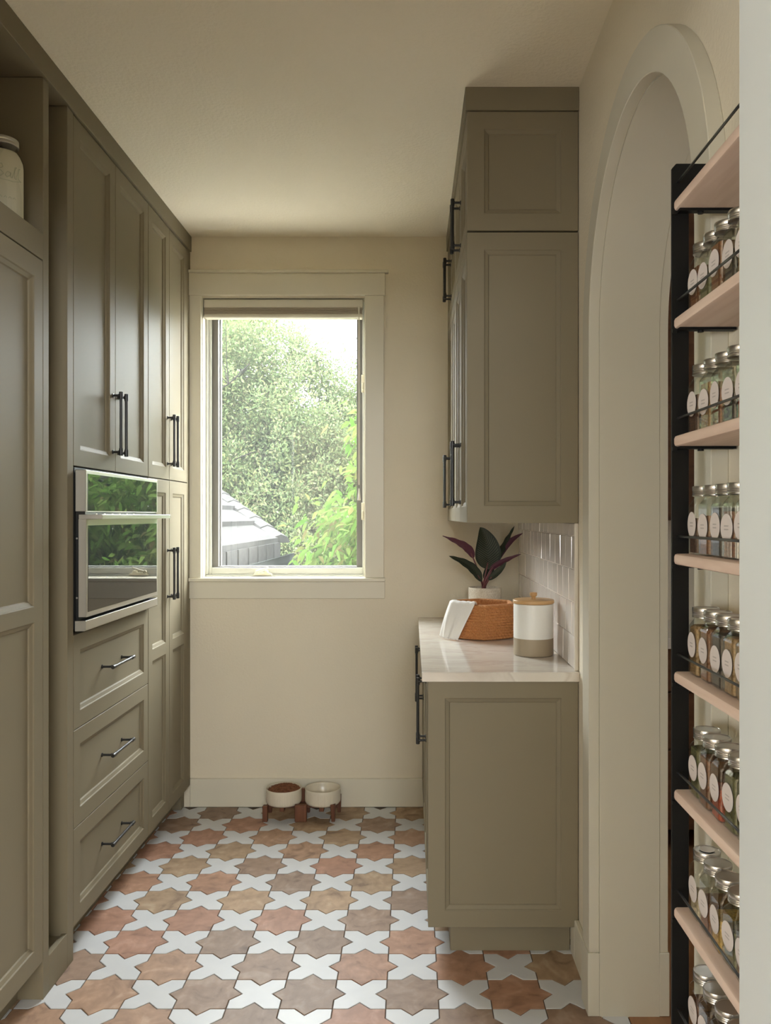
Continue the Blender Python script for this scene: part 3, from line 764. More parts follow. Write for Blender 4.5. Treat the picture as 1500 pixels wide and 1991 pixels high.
so_ = tw.modifiers.new('thick', 'SOLIDIFY'); so_.thickness = .0032; so_.offset = 1
tag(tw, 'white linen towel draped over the edge of the woven basket', 'towel')
# potted plant
PC = Vector((.335, 3.86, CT)); 
c = empty('potted_plant', PC, 'dark purple and green striped leaf plant in a speckled cream pot', 'plant')
obj('pot', MB().lathe([(.066, .0005), (.070, .003), (.0735, .010), (.0745, .05), (.0745, .160), (.0735, .166), (.0715, .168), (.069, .165), (.068, .150), (.068, .145)], PC, 48, cap1=False), 'pot_speckle', c, auto=.8)
obj('soil', MB().lathe([(.0675, .145), (.0675, .150), (.03, .154), (.004, .155)], PC, 32), 'soil', c, smooth=True)
SB = PC + Vector((0, 0, .155))
def px(x, y, Y): return Vector(((x - 800) / 1650 * Y, Y, H - (y - 1003) / 1650 * Y))
def bez(p, n):
    out = []
    for i in range(n + 1):
        t = i / n
        q_ = list(p)
        while len(q_) > 1: q_ = [a.lerp(b, t) for a, b in zip(q_, q_[1:])]
        out.append(q_[0])
    return out
leaf_defs = [
    # stem path control, leaf path control (base, mid, tip), half width, facing normal, roll
    ((px(947, 1107, 3.845), px(952, 1085, 3.83), px(950, 1050, 3.82), px(934, 1025, 3.83)), .063, Vector((-.05, -1, .25))),
    ((px(921, 1086, 3.80), px(915, 1064, 3.79), px(895, 1056, 3.77), px(861, 1042, 3.75)), .022, Vector((-.15, .62, .75))),
    ((px(937, 1131, 3.82), px(925, 1105, 3.80), px(905, 1094, 3.78), px(873, 1081, 3.76)), .026, Vector((-.15, -.75, .62))),
    ((px(962, 1100, 3.86), px(972, 1070, 3.87), px(985, 1050, 3.88), px(1001, 1022, 3.88)), .021, Vector((.75, -.55, .25))),
    ((px(957, 1104, 3.87), px(966, 1080, 3.88), px(985, 1052, 3.88), px(1017, 1037, 3.88)), .020, Vector((.4, .85, .35)) * 1),
    ((px(952, 1109, 3.80), px(966, 1097, 3.79), px(985, 1088, 3.77), px(1014, 1077, 3.76)), .014, Vector((.2, .9, .4))),
    ((px(950, 1128, 3.79), px(962, 1117, 3.78), px(978, 1106, 3.77), px(985, 1092, 3.76)), .016, Vector((.1, -.9, .4))),
    ((px(944, 1130, 3.90), px(946, 1115, 3.92), px(958, 1095, 3.93), px(972, 1083, 3.93)), .022, Vector((.1, -.9, .3))),
]
for (ctrl, hw, nrm) in leaf_defs:
    nrm = nrm.normalized(); path = bez(ctrl, 22); mbv = []; uvs = []
    W_ = 8
    for k, p in enumerate(path):
        t = k / 22; tan = (path[min(k + 1, 22)] - path[max(k - 1, 0)]).normalized()
        side = tan.cross(nrm).normalized(); nn = side.cross(tan).normalized()
        wd = hw * (math.sin(PI * min(1, t ** .80)) ** .72) * (1 - .18 * t) if 0 < t < 1 else 0.0006
        wd = max(wd, .0008)
        for i in range(W_ + 1):
            s = -1 + 2 * i / W_
            ripple = .0016 * math.sin(t * 26 + (3 if s > 0 else 0)) * s * s
            mbv.append(p + side * (s * wd) + nn * (abs(s) * wd * .30 - .05 * wd * s * s + ripple))
            uvs.append((t, s))
    fs = [(k * (W_ + 1) + i, k * (W_ + 1) + i + 1, (k + 1) * (W_ + 1) + i + 1, (k + 1) * (W_ + 1) + i) for k in range(22) for i in range(W_)]
    # orient faces so that the upper side looks along nrm
    p0, p1, p2 = mbv[fs[90][0]], mbv[fs[90][1]], mbv[fs[90][2]]
    if (p1 - p0).cross(p2 - p0).dot(nrm) < 0: fs = [tuple(reversed(f)) for f in fs]
    o = obj('leaf', MB().add(mbv, fs), 'plant_leaf', c, smooth=True, recalc=False)
    ul = o.data.uv_layers.new(name='uv')
    for lp in o.data.loops: ul.data[lp.index].uv = uvs[lp.vertex_index]
    b0 = SB + Vector((random.uniform(-.012, .012), random.uniform(-.012, .012), -.003))
    p = bez((b0, b0.lerp(ctrl[0], .5) + Vector((0, 0, .012)), ctrl[0], path[4]), 10)
    obj('stem', MB().tube(p, [.0042 - .0018 * i / 10 for i in range(11)], 8), 'stem', c, smooth=True)

# ------------------------------------------------------------------ pet bowls
st_ = empty('bowl_stand', (-.506, 3.975, 0), 'low dark red-brown wooden stand holding the two pet bowls', 'stand')
BW = ((-.597, 3.978), (-.4145, 3.978))
obj('crossbar', MB().box(-.668, -.344, 3.966, 3.988, .045, .0655), 'acacia', st_, bevel=.002)
for (x, y) in BW:
    obj('crossbar', MB().box(x - .011, x + .011, 3.912, 4.044, .0452, .0653), 'acacia', st_, bevel=.002)
def leg(x0, x1, y0, y1, z1, taper=0.0):
    mb = MB(); k = taper
    mb.add([(x0 + k, y0 + k / 2, 0), (x1 - k / 3, y0 + k / 2, 0), (x1 - k / 3, y1, 0), (x0 + k, y1, 0), (x0, y0, z1), (x1, y0, z1), (x1, y1, z1), (x0, y1, z1)],
           [(0, 3, 2, 1), (4, 5, 6, 7), (0, 1, 5, 4), (1, 2, 6, 5), (2, 3, 7, 6), (3, 0, 4, 7)])
    return mb
obj('leg', leg(-.6855, -.6625, 3.905, 3.930, .074), 'acacia', st_, bevel=.002)
obj('leg', leg(-.6855, -.6625, 4.030, 4.052, .074), 'acacia', st_, bevel=.002)
obj('leg', leg(-.537, -.482, 3.905, 3.926, .078), 'acacia', st_, bevel=.002)
obj('leg', leg(-.537, -.482, 4.030, 4.052, .112), 'acacia', st_, bevel=.002)
obj('leg', leg(-.3735, -.3500, 3.905, 3.930, .080, .006), 'acacia', st_, bevel=.002)
obj('leg', leg(-.3560, -.3335, 4.030, 4.052, .085, .006), 'acacia', st_, bevel=.002)
def ribs(a, k):
    return 1.0 + (.009 * math.cos(64 * a) if 2 <= k <= 4 else 0)
blabs = ('ribbed cream pet bowl heaped with brown kibble', 'empty ribbed cream pet bowl beside the bowl of kibble')
for k, (x, y) in enumerate(BW):
    o = obj('pet_bowl', MB().lathe([(.070, .0660), (.077, .0685), (.0815, .076), (.0825, .085), (.0825, .120), (.0825, .1235), (.0828, .136), (.0815, .1385), (.0795, .1375), (.078, .128), (.074, .090), (.060, .076), (.02, .072)], (x, y, 0), 256, ribs), 'ceramic_cream', smooth=True)
    tag(o, blabs[k], 'bowl')
kb = MB(); rng = random.Random(3)
ico = bmesh.new(); bmesh.ops.create_icosphere(ico, subdivisions=1, radius=1.0)
iv = [v.co.copy() for v in ico.verts]; ifc = [[v.index for v in f.verts] for f in ico.faces]; ico.free()
for k in range(620):
    a = rng.uniform(0, 2 * PI); r = .072 * math.sqrt(rng.random()); z = .130 + .020 * (1 - (r / .076) ** 2) * (.6 + .4 * math.cos(a - .8)) - rng.random() * .006
    s = rng.uniform(.0042, .0062); q = Quaternion((rng.random() - .5, rng.random() - .5, rng.random() - .5, rng.random() - .5)).normalized()
    kb.add([q @ Vector((v.x * s, v.y * s, v.z * s * .75)) + Vector((BW[0][0] + r * math.cos(a), BW[0][1] + r * math.sin(a), z)) for v in iv], ifc)
kb.lathe([(.060, .08), (.073, .10), (.0755, .122), (.05, .130), (.01, .134)], (BW[0][0], BW[0][1], 0), 32)
tag(obj('kibble', kb, 'kibble', recalc=False), 'brown dry kibble filling the left pet bowl', 'pet food', kind='stuff')

# ------------------------------------------------------------------ big glass jar on the top shelf of the pantry cabinet
JC = Vector((-1.150, 2.385, 2.2255))
c = empty('mason_jar', JC, 'large glass screw-top jar of flour on the open top shelf', 'jar')
JR = .0575
jp = [(.045, .0005), (.053, .003), (JR, .012), (JR, .165), (.056, .178), (.049, .195), (.0415, .208), (.0395, .214), (.0395, .228)]
obj('glass', MB().lathe(jp, JC, 48, cap1=False), 'jar_glass', c, smooth=True)
obj('flour', MB().lathe([(.042, .004), (.051, .006), (JR - .003, .014), (JR - .003, .164), (.053, .177), (.046, .194), (.040, .203), (.01, .204)], JC, 48), 'flour', c, smooth=True)
obj('lid', MB().lathe([(.0425, .220), (.0435, .221), (.0435, .228), (.0425, .2295), (.0432, .231), (.0432, .238), (.0425, .2395), (.039, .241), (.037, .2405)], JC, 48), 'lid_worn', c, auto=.7)
def on_jar(a, z): return JC + Vector(((JR + .0004) * math.cos(a), (JR + .0004) * math.sin(a), z))
def stroke(pts, a0, z0, s, n=6):
    out = []
    for (p, q) in zip(pts, pts[1:]):
        for k in range(n): out.append((p[0] + (q[0] - p[0]) * k / n, p[1] + (q[1] - p[1]) * k / n))
    out.append(pts[-1])
    return [on_jar(a0 + x * s / JR, z0 + y * s) for x, y in out]
em = MB(); A0 = math.radians(-93)
for pts in ([(0.0, .55), (.25, .95), (.75, 1.0), (.85, .75), (.5, .55), (.35, .5), (.7, .48), (.9, .25), (.65, .02), (.3, .0)], [(.55, .98), (.38, .5), (.22, .0)],
            [(1.35, .42), (1.15, .45), (1.0, .2), (1.12, .02), (1.35, .2), (1.4, .42), (1.36, .1), (1.5, .05)], [(1.5, .05), (1.75, .75), (1.85, .95), (1.72, .9), (1.68, .1), (1.82, .02)],
            [(1.82, .02), (2.1, .75), (2.2, .95), (2.08, .9), (2.03, .1), (2.2, .03)], [(2.3, .0), (1.6, -.22), (.8, -.20), (.5, -.12)]):
    em.tube(stroke(pts, A0, .118, .036), .0011, 6)
obj('embossed_lettering', em, 'jar_glass', c, smooth=True); em = MB()
for x in (0, .5, .9, 1.3, 1.7):
    em.tube(stroke([(x, 0), (x + .12, .16), (x + .24, 0)], A0 + .1, .062, .030, 3), .0009, 6)
tag(obj('embossed_mark', em, 'jar_glass', c, smooth=True), kind='stuff')

# ------------------------------------------------------------------ spice rack
RX0, RX1 = .432, XR - .0005; RY = 1.392; RY0 = .935
rk = empty('spice_rack', (.48, 1.16, .02), 'black metal wall rack with eight pale oak shelves for spice jars', 'rack')
ZT = [1.928 - .1933 * k for k in range(8)]
for y0, y1 in ((RY, RY + .006), (RY0 - .007, RY0 - .001)):
    f = MB()
    f.prism([(RX0 - .004, .02), (RX0 + .024, .02), (RX0 + .024, 1.955), (RX1, 1.955), (RX1, 1.988), (RX0 + .003, 1.988), (RX0 - .004, 1.980)], lambda a, b, d: (a, d, b), y0, y1)
    obj('side_frame', f, 'rack_metal', rk, bevel=.0008)
for z in ZT:
    sh = MB()
    sh.prism([(RX0 - .0005, z - .013), (RX0 + .001, z - .0165), (RX0 + .004, z - .018), (RX1 - .001, z - .018), (RX1 - .001, z), (RX0 + .004, z), (RX0 + .001, z - .0015), (RX0 - .0005, z - .005)], lambda a, b, d: (a, d, b), RY0, RY - .0005)
    s_ = obj('shelf', sh, 'oak_shelf', rk, auto=.5)
    obj('rail', MB().tube([(RX0 + .005, RY - .002, z + .0285), (RX0 + .005, RY0, z + .0285)], .0021, 8), 'rail_metal', rk, smooth=True)
    br = MB().box(RX0 + .004, RX1 - .003, RY - .016, RY - .001, z - .0225, z - .0183)
    br.tube([(RX0 + .040, RY - .009, z - .0225), (RX0 + .040, RY - .009, z - .0255)], .005, 10)
    br.box(RX0 - .004, RX0 + .004, RY - .003, RY - .0005, z - .0245, z - .0185)
    obj('bracket', br, 'rack_metal', rk)
# spice jars
def rsq(w, r, n=6):
    out = []
    for k in range(4):
        a0 = k * PI / 2; cx, cy = [(w - r, w - r), (-(w - r), w - r), (-(w - r), -(w - r)), (w - r, -(w - r))][k]
        for i in range(n + 1):
            a = a0 + PI / 2 * i / n; out.append((cx + r * math.cos(a), cy + r * math.sin(a)))
    return out
def loft(secs):
    mb = MB(); n = len(secs[0][0]); vs = []; fs = []
    for poly, z in secs: vs += [(x, y, z) for x, y in poly]
    for k in range(len(secs) - 1):
        for i in range(n):
            j = (i + 1) % n; fs.append((k * n + i, k * n + j, (k + 1) * n + j, (k + 1) * n + i))
    return mb.add(vs, fs), n, len(secs)
circ = lambda r: rsq(r, r)
HB = .0225
mb, n_, k_ = loft([(rsq(HB - .003, .006), 0.0003), (rsq(HB, .006), .003), (rsq(HB, .006), .076), (rsq(HB - .001, .008), .080), (rsq(HB - .004, .0115), .0865), (circ(.0175), .091), (circ(.0172), .0955)])
mb.f.append(tuple(range(n_)))
me_jar = to_mesh('glass', mb, (0, 0, 0), True, False); me_jar.materials.append(MAT['jar_glass'])
lid_p = [(.0195, .0925), (.0212, .0932), (.0212, .0945), (.0203, .0955), (.0210, .0968), (.0203, .0982), (.0210, .0996), (.0204, .1008), (.0212, .1018), (.0212, .1075), (.0205, .1087), (.0196, .1087), (.0190, .1079)]
me_lid = to_mesh('lid', MB().lathe(lid_p, (0, 0, 0), 32), (0, 0, 0), True, True); me_lid.materials.append(MAT['lid_metal'])
bm = bmesh.new(); bm.from_mesh(me_lid)
for e in bm.edges:
    if len(e.link_faces) == 2 and e.calc_face_angle(0) > .9: e.smooth = False
bm.to_mesh(me_lid); bm.free()
lb = MB(); ns = 28
vs = [(0, .0200 * math.cos(2 * PI * i / ns), .0200 + .0200 * math.sin(2 * PI * i / ns)) for i in range(ns)]
lb.add(vs + [(.0006, y, z) for _, y, z in vs], [tuple(range(ns - 1, -1, -1)), tuple(range(ns, 2 * ns))] + [(i, (i + 1) % ns, ns + (i + 1) % ns, ns + i) for i in range(ns)])
me_label = to_mesh('label', lb, (0, 0, 0), True); me_label.materials.append(MAT['jar_label'])
def content_mesh(h, mat):
    w_ = HB - .0022
    secs = [(rsq(w_, .005), .003), (rsq(w_, .005), min(h, .076))]
    if h > .077: secs.append((rsq(w_ - .003, .0105), h))
    mb, n_, k_ = loft(secs); mb.f.append(tuple(range(n_))); mb.f.append(tuple((k_ - 1) * n_ + i for i in range(n_)))
    me = to_mesh('spice', mb, (0, 0, 0)); me.materials.append(MAT[mat])
    return me
spices = ['cinnamon', 'cumin', 'pepper', 'herb', 'paprika', 'clove', 'mustard', 'garlic']
cname = {'cinnamon': 'reddish brown spice', 'cumin': 'light brown spice', 'pepper': 'dark grey spice', 'herb': 'olive green herbs', 'paprika': 'red spice', 'clove': 'dark brown spice', 'mustard': 'yellow spice', 'garlic': 'pale granules'}
plan = [['cinnamon', 'herb', 'cinnamon', 'pepper', 'cumin', 'cinnamon'],
        ['clove', 'cumin', 'cinnamon', 'pepper', 'paprika', 'cumin'],
        ['clove', 'cinnamon', 'pepper', 'cinnamon', 'cumin', 'clove'],
        ['cumin', 'cinnamon', 'pepper', 'cumin', 'cumin', 'cinnamon'],
        ['herb', 'cinnamon', 'paprika', 'herb', 'herb', 'cinnamon'],
        ['garlic', 'cinnamon', 'mustard', 'herb', 'cinnamon', 'cumin'],
        ['cinnamon', 'clove', 'pepper', 'cumin', 'herb', 'paprika']]
hts = [[.070, .052, .078, .050, .072, .06], [.060, .072, .055, .040, .050, .06], [.058, .062, .074, .068, .05, .06], [.080, .082, .080, .082, .081, .08],
       [.078, .076, .048, .079, .077, .07], [.040, .052, .050, .056, .06, .05], [.06, .06, .06, .06, .06, .06]]
ordn = ['first', 'second', 'third', 'fourth', 'fifth', 'sixth']
shelf_n = ['second shelf from the top', 'third shelf from the top', 'fourth shelf from the top', 'fifth shelf from the top', 'sixth shelf from the top', 'seventh shelf from the top', 'bottom shelf']
for s in range(7):
    z = ZT[s + 1] + .0003; y = 1.3545; grp = 'spice jars on the ' + shelf_n[s]
    for k in range(6):
        sp = plan[s][k]; x = .4715 + random.uniform(-.001, .001)
        dr_ = 'beside the black upright' if k == 0 else f'{ordn[k]} from the upright'
        j = empty('spice_jar', (x, y, z), f'jar of {cname[sp]}, {dr_}, {shelf_n[s]}', 'spice jar', grp)
        inst('glass', me_jar, j, (x, y, z)); inst('spice', content_mesh(hts[s][k], 'spice_' + sp), j, (x, y, z))
        inst('lid', me_lid, j, (x, y, z)); inst('label', me_label, j, (x - HB - .0008, y + random.uniform(-.001, .001), z + .0265 + random.uniform(-.003, .003)))
        if s == 5 and k == 0:
            obj('lid_sticker', MB().lathe([(.0125, .10905), (.0125, .1094)], (x, y, z), 8), 'lid_pad', j)
        j.rotation_euler.z = random.uniform(-.05, .05)
        y -= .0490 + random.uniform(0, .0016)

# ------------------------------------------------------------------ kitchen seen through the arch
tag(obj('floor', MB().box(.6125, 4.1, YF1, YB + .15, -.06, -.001), 'wood_floor'), kind='structure')
tag(obj('ceiling', MB().box(XR2 + .02, 4.1, YF1, YB + .15, CEIL, CEIL + .1), 'ceiling_paint'), kind='structure')
tag(obj('wall_kitchen_back', MB().box(XR2, 4.2, YB, YB + .15, -.06, CEIL), 'wall_paint'), kind='structure')
mb = MB()
for a in ((YF1, 2.15, -.06, CEIL), (2.65, YB, -.06, CEIL), (2.15, 2.65, -.06, 1.25), (2.15, 2.65, 1.75, CEIL)):  # wall hole added as a fill light source
    mb.box(4.1, 4.2, min(a[0], a[1]), max(a[0], a[1]), a[2], a[3])
tag(obj('wall_kitchen_side', mb, 'wall_paint'), kind='structure')
c = empty('kitchen_base_cabinet', (1.6, 3.8, 0), 'brown wooden kitchen drawer cabinet glimpsed through the arch', 'cabinet')
obj('body', MB().box(.76, 2.6, 3.56, 4.118, .1, .86), 'walnut_cabinet', c)
for i in range(3):
    for z0, z1 in ((.10, .43), (.437, .67), (.677, .855)):
        obj('drawer', MB().box(.765 + i * .61, 1.365 + i * .61, 3.54, 3.5595, z0, z1), 'walnut_cabinet', c, bevel=.002)
tag(obj('kitchen_counter', MB().box(.745, 2.65, 3.50, 4.118, .8605, .905), 'canister_white', bevel=.002), 'white kitchen counter slab behind the arch', 'countertop')
c = empty('kitchen_upper_cabinet', (1.6, 3.9, 1.39), 'brown wooden kitchen wall cabinet glimpsed through the arch', 'cabinet')
obj('body', MB().box(.76, 2.6, 3.72, 4.118, 1.39, 2.76), 'walnut_cabinet', c)
for i in range(3):
    obj('door', MB().box(.765 + i * .61, 1.365 + i * .61, 3.70, 3.7195, 1.392, 2.75), 'walnut_cabinet', c, bevel=.002)

# ------------------------------------------------------------------ outside
tag(obj('ground', MB().box(-40, 40, 4.6, 60, -3.2, -2.9), 'ground'), kind='structure')
tag(obj('reflector', MB().box(-1.0, .68, 4.30, 6.2, .05, .25), 'reflector_pale'), 'added unseen pale light-bounce terrace under the window', 'reflector')  # slab put in out of view to bounce sky light onto the ceiling
# lower roof of the house next to the window; eave runs away from the window
rf = empty('tiled_roof', (-1.9, 6.2, .95), 'grey concrete tiled roof slope with gutter outside the window', 'roof')
EX, EZ = -1.12, 1.180; SL = .466
DX = .0208                      # eave drifts slightly
def roof_pt(s, y, up=0):        # s = metres up the slope in plan
    return (EX - s + DX * (y - 7.0), y, EZ + SL * s + up)
def hip_y(s): return 7.17 + s * (2.13 / 1.18)
for k in range(8):
    s0, s1 = k * .30, k * .30 + .33
    mb = MB()
    y0 = 4.40
    a = [roof_pt(s0, y0, .046), roof_pt(s0, hip_y(s0), .046), roof_pt(s1, hip_y(s1), .004), roof_pt(s1, y0, .004)]
    b = [(p[0], p[1], p[2] - .042) for p in a]
    mb.add(a + b, [(0, 1, 2, 3), (4, 7, 6, 5), (0, 4, 5, 1), (1, 5, 6, 2), (2, 6, 7, 3), (3, 7, 4, 0)])
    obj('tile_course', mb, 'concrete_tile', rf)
for k in range(7):
    s0 = k * .17 - .02; s1 = s0 + .185
    p0 = Vector(roof_pt(s0, hip_y(s0), .050 + .012)); p1 = Vector(roof_pt(s1, hip_y(s1), .050))
    d = (p1 - p0).normalized(); sd = d.cross(Vector((0, 0, 1))).normalized(); up = sd.cross(d)
    prof = [(-.085, -.05), (-.06, .0), (0, .022), (.06, .0), (.085, -.05)]
    vs = [p0 + sd * a + up * b for a, b in prof] + [p1 + sd * a + up * b for a, b in prof]
    obj('hip_cap', MB().add(vs, [(i, i + 1, 6 + i, 5 + i) for i in range(4)] + [(0, 5, 9, 4), (0, 1, 2, 3, 4), (9, 8, 7, 6, 5)]), 'concrete_tile', rf)
def e_pt(off, y, z): return (EX + off + DX * (y - 7.0), y, z)
mb = MB()
for (o0, o1, z0, z1) in ((-.10, -.08, .92, 1.16),):
    a = [e_pt(o0, 4.4, z0), e_pt(o1, 4.4, z0), e_pt(o1, 4.4, z1), e_pt(o0, 4.4, z1)]; b = [e_pt(o0, 7.1, z0), e_pt(o1, 7.1, z0), e_pt(o1, 7.1, z1), e_pt(o0, 7.1, z1)]
    mb.add(a + b, [(0, 1, 2, 3), (7, 6, 5, 4), (0, 4, 5, 1), (1, 5, 6, 2), (2, 6, 7, 3), (3, 7, 4, 0)])
obj('fascia', mb, 'gutter_metal', rf)
for k in range(8):
    y = 4.6 + k * .32
    a = [e_pt(-.08, y, 1.06), e_pt(.02, y, 1.06), e_pt(.02, y, 1.188), e_pt(-.08, y, 1.188)]; b = [(p[0], p[1] + .308, p[2]) for p in a]
    obj('bird_stop', MB().add(a + b, [(0, 1, 2, 3), (7, 6, 5, 4), (0, 4, 5, 1), (1, 5, 6, 2), (2, 6, 7, 3), (3, 7, 4, 0)]), 'concrete_tile', rf)
gp = [(-.075, 1.075), (-.07, .99), (-.02, .965), (.045, .975), (.065, 1.03), (.07, 1.085), (.08, 1.09), (.078, 1.095), (.062, 1.09), (.055, 1.03), (.038, .985), (-.02, .975), (-.06, 1.0), (-.065, 1.075)]
mb = MB(); n = len(gp)
vs = [e_pt(.03 + a, 4.4, z) for a, z in gp] + [e_pt(.03 + a, 7.35, z) for a, z in gp]
mb.add(vs, [(i, (i + 1) % n, n + (i + 1) % n, n + i) for i in range(n)] + [tuple(range(n)), tuple(range(2 * n - 1, n - 1, -1))])
obj('gutter', mb, 'gutter_metal', rf)
mb = MB(); a = [e_pt(-.35, 4.4, -2.9), e_pt(-.30, 4.4, -2.9), e_pt(-.30, 4.4, .93), e_pt(-.35, 4.4, .93)]; b = [e_pt(-.35, 7.0, -2.9), e_pt(-.30, 7.0, -2.9), e_pt(-.30, 7.0, .93), e_pt(-.35, 7.0, .93)]
mb.add(a + b, [(0, 1, 2, 3), (7, 6, 5, 4), (0, 4, 5, 1), (1, 5, 6, 2), (2, 6, 7, 3), (3, 7, 4, 0)])
obj('house_wall', mb, 'wall_paint', rf)

# trees: branches grown upward, leaves along the twigs
def leaves_mesh(name, pos, dirs, length, width, mat, parent, droop=0.0, fold=.25, curl=False):
    n = len(pos); rng = np.random.default_rng(11)
    d = dirs / np.linalg.norm(dirs, axis=1)[:, None]
    d[:, 2] -= droop; d /= np.linalg.norm(d, axis=1)[:, None]
    r = rng.normal(size=(n, 3)); r[:, 2] += .6
    s = np.cross(d, r); s /= np.linalg.norm(s, axis=1)[:, None]
    up = np.cross(s, d)
    ln = (length * rng.uniform(.6, 1.25, n))[:, None]; wd = (width * rng.uniform(.7, 1.2, n))[:, None]
    if not curl:
        p0 = pos; p1 = pos + d * ln * .45 + s * wd * .5 + up * wd * fold; p2 = pos + d * ln; p3 = pos + d * ln * .45 - s * wd * .5 + up * wd * fold
        v = np.stack([p0, p1, p2, p3], 1).reshape(-1, 3); k = 4
        f = (np.arange(n)[:, None] * 4 + np.array([[0, 1, 2], [0, 2, 3]]).reshape(1, -1)).reshape(-1, 3)
    else:
        dn = np.array([0, 0, -1.0])
        p = [pos, pos + d * ln * .3 + s * wd * .5 + up * wd * fold, pos + d * ln * .3 - s * wd * .5 + up * wd * fold, pos + d * ln * .32 - up * wd * .05,
             pos + d * ln * .65 + s * wd * .42 + up * wd * fold * .5 + dn * ln * .06, pos + d * ln * .65 - s * wd * .42 + up * wd * fold * .5 + dn * ln * .06, pos + d * ln * .66 + dn * ln * .09, pos + d * ln + dn * ln * .22]
        v = np.stack(p, 1).reshape(-1, 3); k = 8
        tri = np.array([[0, 3, 1], [0, 2, 3], [1, 3, 6], [1, 6, 4], [2, 5, 6], [2, 6, 3], [4, 6, 7], [5, 7, 6]]).reshape(1, -1)
        f = (np.arange(n)[:, None] * 8 + tri).reshape(-1, 3)
    O = np.array(WL[parent])
    me = bpy.data.meshes.new(name); me.vertices.add(len(v)); me.vertices.foreach_set('co', (v - O).ravel())
    me.loops.add(f.size); me.loops.foreach_set('vertex_index', f.ravel().astype(np.int32))
    me.polygons.add(len(f)); me.polygons.foreach_set('loop_start', np.arange(0, f.size, 3, dtype=np.int32)); me.polygons.foreach_set('loop_total', np.full(len(f), 3, dtype=np.int32))
    me.update(); me.materials.append(MAT[mat])
    o = bpy.data.objects.new(name, me); COL.objects.link(o); o.parent = parent; o.location = (0, 0, 0); WL[o] = WL[parent]
    return o
def grow(base, top, rad, rng, levels=3, nch=(9, 7, 5), spread=(.85, .8, .75), lens=(.55, .5, .45), bend=.12):
    tubes = []; tips = []
    def rec(p, d, ln, r, lev):
        n = 6; pts = [p]; dd = d.copy()
        for i in range(n):
            dd = (dd + Vector((rng.gauss(0, bend), rng.gauss(0, bend), rng.gauss(0, bend) + .04))).normalized(); pts.append(pts[-1] + dd * ln / n)
        tubes.append((pts, [r * (1 - .7 * i / n) for i in range(n + 1)], lev))
        if lev >= levels:
            tips.append(pts); return
        for k in range(nch[lev]):
            t = rng.uniform(.3, 1.0); q = pts[min(n, int(t * n))]
            ax = Vector((rng.gauss(0, 1), rng.gauss(0, 1), rng.gauss(0, .5))).normalized()
            nd = (dd * (1 - spread[lev] * .6) + ax * spread[lev]).normalized()
            rec(q, nd, ln * lens[lev] * rng.uniform(.7, 1.3), r * .45 * (1.1 - t * .4), lev + 1)
    d = Vector(top) - Vector(base); rec(Vector(base), d.normalized(), d.length, rad, 0)
    return tubes, tips
def tree(name, base, top, label, mat, rad, nleaf, length, width, seed, crown=None, group=None, clumps=900, clump=.16, **kw):
    rng = random.Random(seed); e = empty(name, base, label, 'tree', group)
    lk = {k: kw.pop(k) for k in ('droop', 'curl', 'fold') if k in kw}
    tubes, tips = grow(base, top, rad, rng, **kw)
    t = MB()
    for pts, rs, lev in tubes: t.tube(pts, rs, 6 if lev < 2 else 4, caps=False)
    obj('branches', t, 'bark', e, loc=base, smooth=True, recalc=False)
    g = np.random.default_rng(seed); c0, rr = np.array(crown[0]), np.array(crown[1])
    d = g.normal(size=(clumps, 3)); d /= np.linalg.norm(d, axis=1)[:, None]
    cc = c0 + d * rr * (g.uniform(.05, 1, clumps) ** (1 / 2.4))[:, None]
    idx = g.integers(0, clumps, nleaf); sig = clump * g.uniform(.6, 1.3, clumps)
    off = g.normal(size=(nleaf, 3)) * sig[idx][:, None]
    pos = cc[idx] + off; tang = off / (np.linalg.norm(off, axis=1)[:, None] + 1e-6) + np.array([0, 0, .3])
    leaves_mesh('foliage', pos, tang * .7 + g.normal(size=pos.shape) * .6, length, width, mat, e, **lk)
    return e
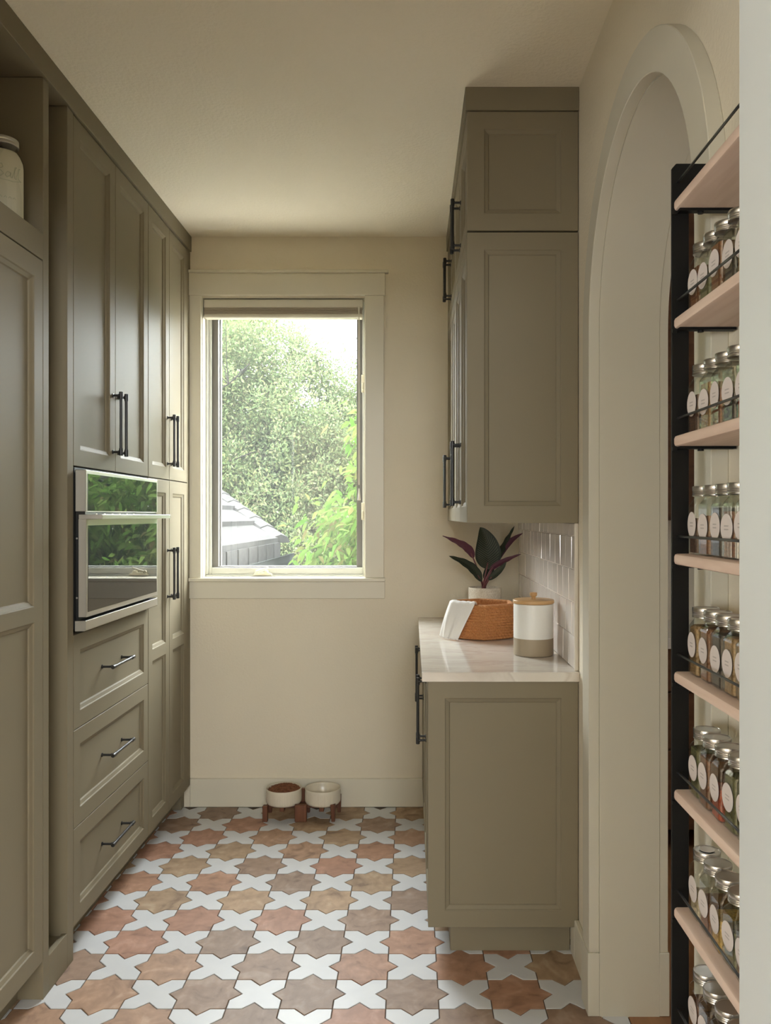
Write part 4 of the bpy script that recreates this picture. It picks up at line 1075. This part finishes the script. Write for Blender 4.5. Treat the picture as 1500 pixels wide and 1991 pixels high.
tree('leafy_tree', (-2.2, 10.6, -2.9), (-2.0, 10.4, 3.4), 'large pale green small-leaved tree filling the window view', 'leaf_pale', .12, 300000, .050, .022, 5,
     crown=((-1.9, 10.4, 1.2), (1.9, 1.2, 2.65)), clumps=1350, clump=.105, nch=(30, 8, 5), lens=(.33, .5, .5), spread=(.85, .8, .8))
tree('leafy_tree', (-4.6, 12.8, -2.9), (-4.2, 12.6, 5.4), 'taller pale green tree at the left, behind the tiled roof', 'leaf_pale', .15, 110000, .085, .038, 9,
     crown=((-3.9, 12.8, 2.8), (2.1, 1.2, 3.3)), clumps=900, clump=.17, nch=(26, 8, 4), lens=(.33, .5, .5), spread=(.85, .8, .8))
tree('leafy_tree', (-.2, 13.4, -2.9), (-.4, 13.4, 2.2), 'pale green tree behind the cherry tree at the right', 'leaf_pale', .12, 90000, .085, .038, 15,
     crown=((-.5, 13.4, .6), (1.9, 1.2, 2.9)), clumps=800, clump=.17, nch=(26, 8, 4), lens=(.42, .5, .5), spread=(.85, .8, .8))
tree('cherry_tree', (.95, 6.6, -2.9), (.45, 6.6, 1.5), 'bright yellow-green cherry tree with drooping leaves, close outside', 'leaf_cherry', .08, 15000, .098, .034, 21,
     crown=((.20, 6.6, .85), (1.0, .65, 1.55)), clumps=280, clump=.09, nch=(26, 6, 3), lens=(.22, .5, .5), spread=(.9, .8, .8), droop=.75, curl=True)
for i, (x, y, h, lab) in enumerate(((3.9, 10.4, 3.6, 'dark evergreen tree mirrored in the oven control panel'), (1.9, 9.6, 3.2, 'dark evergreen tree mirrored in the oven door glass'), (6.2, 12.0, 3.8, 'dark evergreen tree standing furthest right in the garden'),
        (-2.6, 17.5, 3.3, 'dark green tree far behind, left half of the window view'), (-6.4, 18.0, 3.6, 'dark green tree far behind the taller tree at the left'), (.8, 17.5, 2.8, 'dark green tree far behind, at the right window edge'))):
    far = i > 2
    tree('dark_tree', (x, y, -2.9), (x, y, h), lab, 'leaf_far' if far else 'leaf_dark', .16, 45000, .17 if far else .11, .09 if far else .045, 40 + i, group='dark garden trees',
         crown=((x, y, .4), (2.1 if far else 1.3, 1.0, h - .3)), clumps=600, clump=.22, nch=(30, 8, 4), lens=(.28, .5, .5), spread=(.9, .8, .8))
